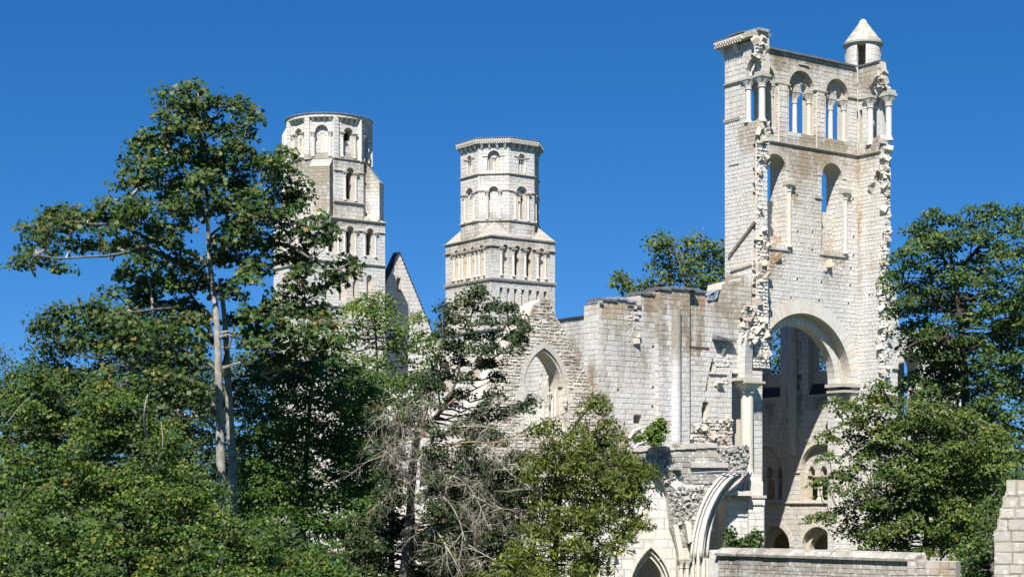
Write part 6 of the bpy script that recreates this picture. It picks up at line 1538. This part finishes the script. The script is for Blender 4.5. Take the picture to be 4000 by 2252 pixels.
    # tree behind the transept wall
    pads = [(1682,590,20,14),(1665,605,18,12),(1700,600,24,16),(1650,620,18,12),(1735,600,24,18),(1770,608,26,20),(1800,620,24,20),(1815,650,14,30),(1680,635,28,20),(1725,635,30,22),(1770,640,30,24),(1655,655,22,18),(1690,665,28,20),(1735,668,30,22),(1780,675,30,22),(1812,690,14,20),(1650,690,26,16),(1690,695,30,18),(1735,700,30,20),(1780,705,30,20),(1625,705,18,12),(1640,722,26,12),(1608,735,20,12),(1588,745,16,10),(1562,690,12,9),(1556,700,8,8),(1575,712,9,8),(1582,728,10,8),(1660,725,34,14),(1720,728,34,14),(1640,602,8,7),(1795,720,26,14),(1555,693,6,6),(1600,722,10,7)]
    r_, n = tree('tree_behind_transept', 'leafy green tree top showing over the lead-capped wall left of the crossing tower', 'tree', [(1730,1000,142),(1730,800,142),(1725,700,142),(1700,640,142)], [p+(142+random.uniform(-3, 3),) for p in pads], 142,
        leaf=.34, pal='lime', trad=(.4, .06), per=30, spread=.55, flat=.6, dens=.42, clump=.3, twig=.03, arad=.12, limbs=[([(1650,760,142),(1610,740,142),(1580,715,142),(1560,695,142)],.12,.03)]); TOTAL += n
    # trees seen through the nave windows and beyond
    pads = fill([(1900,820),(2110,820),(2110,950),(1900,950)], 34, 24, 16, lambda x, y: 215, 6, seed=21)
    r_, n = tree('tree_beyond_nave', 'dark green tree glimpsed through the tall windows inside the great arch', 'tree', [(2005,1100,215),(2005,900,215)], pads, 215, leaf=.5, pal='dark', trad=(.5, .2), per=26, spread=.9, dens=.10, flat=.7, twigs=False); TOTAL += n
    # far tree line so that the ground never meets bare sky
    k = 0; PLACE = {180: 'behind the dark evergreen at far left', 370: 'left of the pale sycamore trunk', 560: 'straight behind the pale sycamore trunk', 750: 'below the round-topped tower', 940: 'below the west front gable', 1130: 'below the octagonal tower', 1320: 'behind the rubble gable', 1510: 'behind the rust-topped transept wall', 1700: 'behind the round shaft of the transept wall', 1890: 'left inside the great arch', 2080: 'right inside the great arch', 2270: 'behind the right-hand hornbeam', 2460: 'behind the corner buttress'}
    for xx in range(-200, 2900, 190):
        YY = 300+(xx*37 % 50); k += 1
        if xx not in PLACE: continue
        tree('distant_tree', 'low distant tree behind the abbey, number %d along the horizon' % k if False else 'low distant tree on the horizon, %s' % PLACE[xx], 'tree', [(xx, 1240, YY), (xx, 1190, YY)], fill([(xx-100, 1190), (xx-70, 1165), (xx, 1155+(xx % 30)), (xx+80, 1168), (xx+100, 1190), (xx+100, 1245), (xx-100, 1245)], 12, 50, 26, lambda x, y: YY, 4, seed=xx+500), YY, leaf=.9, pal='dark', trad=(.5, .3), per=26, spread=2.0, dens=.012, flat=.6, twigs=False, group='distant trees behind the abbey')
masses()
def right_trees():
    global TOTAL
    crown = fill([(2235,660),(2260,640),(2290,625),(2330,590),(2370,575),(2420,590),(2470,575),(2520,560),(2600,540),(2620,1450),(2440,1450),(2420,1380),(2330,1300),(2300,1100),(2295,1000),(2280,930),(2262,880),(2245,800),(2232,720)], 185, 32, 20, lambda x, y: 84-(x-2300)*.006, 2.5, seed=31, sep=.95)
    tips = [(2300,565,12,8),(2325,545,14,8),(2345,530,12,8),(2365,545,16,8),(2400,545,14,9),(2310,590,20,9),(2340,570,18,10),(2255,640,18,9),(2240,690,12,12),(2285,628,16,8),(2350,605,30,12),(2460,545,10,8),(2490,515,8,6),(2535,530,14,9),(2560,520,14,9),(2470,560,10,6),(2585,540,14,10),(2530,560,18,10),(2550,575,22,12),(2480,590,26,12),(2420,570,14,8),(2440,520,7,5),(2500,530,7,5)]
    r_, n = tree('large_oak', 'large airy tree with spreading boughs filling the upper right edge beside the tower', 'tree', [(2440,1400,84),(2435,1150,84),(2425,950,84),(2415,800,84),(2400,700,84),(2390,640,84)], crown+[p+(83,) for p in tips], 84,
        leaf=.18, pal='oak', bark='bark_dark', trad=(.45, .08), per=52, spread=.38, flat=.24, dens=.85, clump=.35, arad=.06, twig=.02, lay_=.8, backpoly=[(2330,760),(2450,700),(2600,720),(2600,1450),(2440,1450),(2420,1380),(2330,1300),(2290,1080),(2285,900)], backn=60,
        limbs=[([(2400,720,84),(2430,660,84),(2470,610,84),(2520,580,84),(2560,545,84)],.13,.03),([(2395,700,84),(2370,640,84),(2330,600,84),(2300,575,84)],.1,.02),([(2415,900,84),(2370,860,83),(2320,850,82.5),(2270,880,82)],.12,.03),([(2410,800,84),(2360,770,83),(2300,740,82.5),(2240,760,82)],.10,.02),([(2300,575,84),(2270,590,84),(2262,600,84)],.02,.008),([(2440,640,84),(2445,600,84),(2440,570,84)],.04,.01)]); TOTAL += n
    poly = [(2160,1010),(2185,985),(2200,955),(2215,950),(2235,975),(2245,1010),(2280,990),(2330,990),(2400,1010),(2470,1040),(2520,1080),(2560,1140),(2560,1180),(2510,1220),(2500,1290),(2490,1340),(2470,1385),(2410,1382),(2300,1382),(2175,1382),(2140,1340),(2105,1300),(2120,1270),(2140,1240),(2115,1205),(2120,1180),(2140,1165),(2130,1110),(2125,1080),(2140,1060),(2150,1025)]
    r_, n = tree('right_hornbeam', 'layered green hornbeam reaching left across the great arch, behind the low wall', 'tree', [(2330,1420,69),(2330,1250,69),(2310,1130,69),(2280,1030,69)], fill(poly, 190, 32, 12, lambda x, y: 69-(x-2100)*.004, 1.4, seed=41, sep=.75)+[(2055,1295,14,6,68),(2070,1290,20,7,68),(2100,1000,14,8,68),(2085,1095,22,9,68),(2075,1085,12,6,68),(2128,1010,18,9,68),(2210,955,12,14,68),(2195,985,20,14,68),(2225,1000,24,12,68),(2060,1205,14,7,68),(2095,1225,20,9,68),(2090,1140,14,7,68),(2115,1190,24,12,68)], 68,
        leaf=.145, pal='lime', bark='bark_dark', trad=(.2, .05), per=50, spread=.33, flat=.15, dens=1.05, clump=.45, twig=.012, lay_=.95, arad=.025, backpoly=[(2230,1060),(2400,1020),(2560,1140),(2560,1180),(2500,1290),(2470,1385),(2200,1382),(2160,1250)], backn=40,
        limbs=[([(2310,1150,69),(2250,1100,68),(2180,1070,68),(2120,1060,68)],.05,.012),([(2320,1250,69),(2240,1240,68),(2150,1270,68),(2070,1292,68)],.05,.01),([(2285,1050,69),(2240,1020,68),(2215,960,68)],.04,.01)]); TOTAL += n
    # dark leafy mass between the hornbeam and the buttress
    r_, n = tree('dark_hedge_tree', 'dark green tree in shade between the hornbeam and the corner buttress', 'tree', [(2500,1460,60),(2490,1380,60)], fill([(2390,1395),(2430,1340),(2470,1290),(2520,1180),(2600,1180),(2600,1460),(2395,1460)], 52, 26, 16, lambda x, y: 61, 1.5, seed=51), 61,
        leaf=.14, pal='oak', trad=(.2, .08), per=44, spread=.32, flat=.35, dens=.8, clump=.5, twigs=False); TOTAL += n
right_trees()

def drooping_twigs(mb, path, n, L, r0=.012, droop=.6, seed=0, spread=1.0, levels=2):
    P = resample(path, 3)
    for _ in range(n):
        p = P[int(rng.random()**.8*(len(P)-1))]; d = rng.normal(size=3)*spread; d[2] = d[2]*.6-.1; d /= np.linalg.norm(d)
        def grow(p, d, L, r, lv):
            pts = [p]; q = p.copy(); dd = d.copy(); m = 5
            for i in range(m):
                dd = dd+np.array((0, 0, -droop*.22))+rng.normal(size=3)*.22; dd /= np.linalg.norm(dd); q = q+dd*L/m; pts.append(q.copy())
            mb.tube(pts, [r*(1-.8*i/m) for i in range(m+1)], 3)
            if lv > 0:
                for _k in range(rng.integers(3, 7)):
                    j = rng.integers(1, m); e = dd+rng.normal(size=3)*.9; e[2] -= .25; e /= np.linalg.norm(e); grow(pts[j], e, L*rng.uniform(.3, .55), r*.55, lv-1)
        grow(np.array(p), d, L*rng.uniform(.5, 1.3), r0, levels)
def yews():
    global TOTAL
    Y = 56
    pads = [(1200,722,22,10),(1185,735,24,12),(1215,740,24,12),(1160,755,28,13),(1200,765,34,14),(1240,765,28,12),(1285,772,18,8),(1110,770,9,14),(1115,795,18,16),(1160,795,34,14),(1210,800,32,12),(1260,800,28,12),(1300,800,22,10),(1320,820,12,10),(1125,825,28,14),(1170,830,36,14),(1225,835,34,14),(1280,835,30,12),(1310,845,14,9),(1110,860,28,16),(1150,865,34,14),(1200,870,32,12),(1250,870,30,12),(1290,870,18,9),(1100,895,26,14),(1150,905,36,14),(1205,910,34,12),(1250,905,28,10),(1080,925,30,14),(1130,935,34,14),(1180,945,26,10),(1240,940,18,8),(1070,955,28,14),(1110,975,30,14),(1160,985,20,8),(1060,985,26,12),(1085,1010,30,12),(1130,1010,24,9),(1240,985,12,14),(1225,1010,12,20),(1050,1030,18,12),(1190,1045,36,12),(1240,1040,30,12),(1280,1030,14,7),(1345,1000,16,5),(1310,1020,18,5),(1000,1080,16,8),(1180,1080,26,9),(1230,1090,34,10)]
    limbs = [([(1040,1190,56),(1046,1120,56),(1060,1070,56),(1075,1020,56),(1085,960,56),(1100,900,56),(1110,850,56)],.11,.03,'bark_red'),([(1048,1110,56),(1090,1060,56),(1130,1010,55.5),(1180,985,55.3),(1230,960,55)],.07,.02,'bark_red'),([(1052,1090,56),(1110,1030,55.7),(1150,960,55.5),(1160,880,55.5),(1185,800,55.5),(1195,740,55.5)],.07,.02,'bark_grey'),
      ([(1150,960,55.6),(1200,920,55.5),(1260,890,55.5),(1310,840,55.5)],.05,.012,'bark_grey'),([(1110,1040,56),(1100,970,56),(1115,880,56),(1112,780,56)],.05,.012,'bark_grey')]
    dead = [[(1048,1150,55),(1060,1135,54.5),(1130,1118,54),(1190,1108,53.5),(1240,1116,53),(1290,1095,53),(1340,1072,52.5),(1400,1045,52.5),(1500,1005,52)],
            [(1052,1295,55),(1085,1320,54.5),(1100,1335,54),(1130,1385,53.5),(1150,1420,53),(1165,1450,53)],[(1060,1290,55),(1100,1320,54.5),(1150,1350,54),(1210,1390,53.5),(1250,1410,53)],
            [(1180,1240,54),(1220,1260,53.5),(1240,1275,53.5),(1300,1282,53)],[(1050,1200,55),(1000,1230,54),(960,1260,54)],[(1045,1110,55),(1000,1120,54),(960,1150,54)],[(1050,1170,55),(1100,1190,54),(1160,1200,53.5),(1200,1250,53.5),(1230,1330,53)],[(1055,1230,55),(1110,1240,54),(1150,1290,53.5),(1170,1360,53)],
            [(1230,1120,53.5),(1270,1180,53),(1320,1220,53),(1370,1245,52.5)],[(1050,1080,55),(1020,1060,54.5),(980,1070,54)],[(1060,1060,55),(1100,1075,54),(1180,1070,53.5),(1250,1075,53),(1330,1110,52.5)]]
    for k, dd in enumerate(dead): limbs.append((dd, .055 if k in (0, 1, 2) else .032, .010, 'orangewood' if k == 0 else 'deadwood'))
    r_, n = tree('half_dead_yew', 'half-dead yew with a dark tufted top and a tangle of bare drooping twigs, centre', 'tree', [(1012,1460,56),(1020,1390,56),(1030,1290,56),(1038,1200,56),(1044,1130,56),(1052,1090,56)], [p+(Y+random.uniform(-1.2, .8),) for p in pads], Y,
        leaf=.12, shape=OV, pal='yew', bark='bark_brown', trad=(.19, .10), limbs=limbs, per=64, spread=.20, flat=.5, dens=2.1, sub=1.0, lay_=.7, limbk=.8, clump=.5, arad=.04, twig=.010, extra_trunks=[([(1035,1300,57),(1030,1200,57),(1042,1110,57),(1060,1040,57)], .12, .08)])
    TOTAL += n
    mb = MB(); 
    for k, dd in enumerate(dead): drooping_twigs(mb, [WS(*p) for p in dd], 17 if k in (0, 1, 2, 10) else 12, 1.3, .013)
    for c in ((980,1000),(1060,1000),(1130,1060),(1220,1080),(1320,1130),(960,1110),(1380,1180),(1000,1130),(1060,1150),(1130,1170),(1190,1200),(1250,1210),(1100,1240),(1160,1270),(1230,1290),(1000,1060),(1080,1080),(1150,1130),(1300,1260)): 
        a = WS(c[0]-30, c[1], 54.3); b = WS(c[0]+30, c[1]+15, 53.8); drooping_twigs(mb, [a, (a+b)/2, b], 7, 1.05, .010)
    mb.build('bare_twigs', M['deadwood'], r_, stuff=True)
    r_, n = tree('middle_thicket_tree', 'dark green tree between the fresh hornbeam and the half-dead yew', 'tree', [(985,1440,70),(985,1250,70),(990,1060,70)], fill([(830,920),(900,925),(1000,925),(1060,930),(1090,960),(1075,1040),(1050,1075),(1000,1075),(960,1110),(930,1200),(880,1240),(850,1100)], 46, 30, 15, lambda x, y: 70, 1.4, seed=81, sep=.8)+fill([(900,1200),(980,1240),(1000,1300),(960,1460),(880,1460)], 18, 26, 14, lambda x, y: 68, 1.2, seed=82), 70,
        leaf=.135, pal='oak', bark='bark_dark', trad=(.2, .05), per=54, spread=.34, flat=.2, dens=1.1, clump=.45, lay_=.9, auto=False); TOTAL += n
    r_, n = tree('tufted_yew_shrub', 'dark tufted yew growing up through the bare drooping twigs', 'shrub', [(1180,1460,54.6),(1180,1380,54.6),(1170,1250,54.6)], fill([(1070,1060),(1200,1060),(1330,1120),(1330,1300),(1250,1350),(1180,1440),(1080,1400),(1080,1250)], 95, 26, 10, lambda x, y: 54.4, .8, seed=91, sep=1.3)+fill([(940,1000),(1030,1010),(1020,1060),(1000,1250),(950,1250)], 30, 22, 10, lambda x, y: 55, .8, seed=92, sep=1.1), 54,
        leaf=.11, pal='yew', bark='bark_brown', trad=(.08, .03), per=60, spread=.19, flat=.45, dens=1.3, clump=.5, lay_=.7, auto=False, twig=.006); TOTAL += n
    # olive-green drooping yew
    poly = [(1370,1120),(1420,1090),(1470,1072),(1515,1080),(1545,1110),(1580,1145),(1600,1170),(1605,1190),(1580,1230),(1560,1250),(1540,1260),(1530,1290),(1520,1330),(1540,1400),(1500,1430),(1300,1460),(1240,1420),(1270,1370),(1340,1330),(1340,1280),(1320,1250),(1330,1190),(1310,1150),(1350,1125)]
    pads = fill(poly, 96, 27, 10, lambda x, y: 53-(x-1300)*.004, 1.3, seed=61, sep=1.2)+[(1630,1178,12,4,50.5),(1590,1215,16,6,51),(1600,1250,12,5,51),(1575,1320,14,6,51),(1610,1308,10,4,51),(1550,1365,16,8,51),(1350,1075,16,6,52),(1390,1060,14,5,52),(1555,1085,14,6,51.5),(1530,1060,10,5,52),(1600,1172,16,6,51),(1612,1180,10,5,51),(1560,1290,22,5,51),(1590,1302,16,4,51),(1540,1275,20,6,51),(1560,1340,12,10,51),(1488,1012,12,4,52),(1504,1002,7,3,52),(1560,1130,20,8,51.5),(1560,1240,14,9,51.5),(1462,1068,12,5,52),(1270,1440,40,12,51),(1200,1450,40,10,51),(1350,1435,50,14,50)]
    r_, n = tree('drooping_yew', 'olive-green yew with long drooping sprays, in front of the snapped arch ruin', 'tree', [(1395,1420,54),(1400,1330,54),(1410,1220,54),(1430,1120,54)], pads, 53,
        leaf=.19, shape=SPRAY, pal='olive', bark='bark_grey', trad=(.2, .05), per=58, spread=.25, flat=.5, dens=.42, lay_=.95, clump=.4, arad=.03, up=.3,
        limbs=[([(1420,1150,54),(1470,1150,53),(1530,1160,52),(1600,1178,51)],.04,.01),([(1410,1250,54),(1470,1260,53),(1540,1280,52),(1600,1305,51)],.04,.008),([(1425,1100,54),(1460,1050,53),(1500,1005,52)],.04,.01)]); TOTAL += n
    # low evergreen sprigs along the bottom between the yews
    pads = fill([(900,1280),(1000,1250),(1010,1330),(980,1380),(990,1460),(860,1460)], 34, 26, 14, lambda x, y: 58, 1.0, seed=71)+fill([(1040,1330),(1150,1300),(1300,1330),(1320,1460),(1050,1460)], 44, 28, 14, lambda x, y: 57.5, 1.0, seed=72, sep=1.0)+fill([(1090,1180),(1250,1150),(1320,1200),(1300,1330),(1150,1320),(1080,1260)], 30, 26, 13, lambda x, y: 59, 1.2, seed=73, sep=1.2)
    r_, n = tree('dark_understorey_yew', 'low dark yew behind the bare twigs at the bottom centre', 'shrub', [(1120,1440,58.5),(1130,1380,58.5),(1150,1300,58.5)], pads, 58,
        leaf=.13, pal='yew', bark='bark_dark', trad=(.12, .04), per=60, spread=.24, flat=.35, dens=1.3, clump=.5, lay_=.8); TOTAL += n
    # sapling and shrubs growing on the ruin
    def bush(name, label, x, y0, pads, Y, leaf, pal, per=26, spread=.16, dens=8.0, trad=(.03, .01), bz=0):
        global TOTAL
        r_, n = tree(name, label, 'shrub', [(x, y0, Y), (x, y0-10, Y), (pads[0][0], pads[0][1], Y)], [p+(Y,) for p in pads], Y, leaf=leaf, pal=pal, trad=trad, per=per, spread=spread, dens=dens, flat=.6, depth=.2, arad=.02, twig=.006, base_z=WS(x, y0, Y)[2], clump=.2); TOTAL += n
    bush('wall_sapling', 'small bright green sapling sprouting from the top of the grey rubble parapet', 1645, 1125, [(1650,1070,14,12),(1640,1085,14,12),(1662,1060,10,8),(1652,1095,14,10),(1635,1078,8,8),(1668,1078,8,8),(1645,1106,10,7)], 99.5, .22, 'young', spread=.18, dens=9)
    bush('sapling_seedling', 'tiny leafy sprig beside the sapling on the grey parapet', 1612, 1110, [(1610,1098,9,5),(1600,1094,6,4)], 99.3, .18, 'young', dens=7)
    bush('pier_shrub', 'leafy shrub with two upright sprigs behind the low wall coping at the pier foot', 1850, 1385, [(1845,1365,16,12),(1862,1372,18,10),(1880,1375,16,9),(1836,1340,8,14),(1895,1362,14,12),(1885,1350,9,9),(1902,1340,7,14),(1870,1360,10,8)], 70, .16, 'oak', dens=10, bz=3)
    for i, (x, y, w_) in enumerate(((1650, 1121, 16), (1595, 1165, 9), (1700, 1122, 10))):
        t = MB()
        for _ in range(46):
            a = WS(x+random.uniform(-w_, w_), y+random.uniform(0, 4), 99.6); b = a+np.array((random.gauss(0, .12), random.gauss(0, .1), random.uniform(.12, .42))); t.tube([a, (a+b)/2+np.array((random.gauss(0, .02), 0, .02)), b], [.012, .009, .003], 3)
        o = t.build('dry_grass_tuft', M['deadwood']); o['label'] = ('dry grass tuft at the foot of the sapling on the parapet', 'brown dry tuft growing out of the spandrel rubble', 'thin dry grass right of the sapling on the parapet')[i]; o['category'] = 'grass tuft'
yews()
print('leaves', TOTAL)
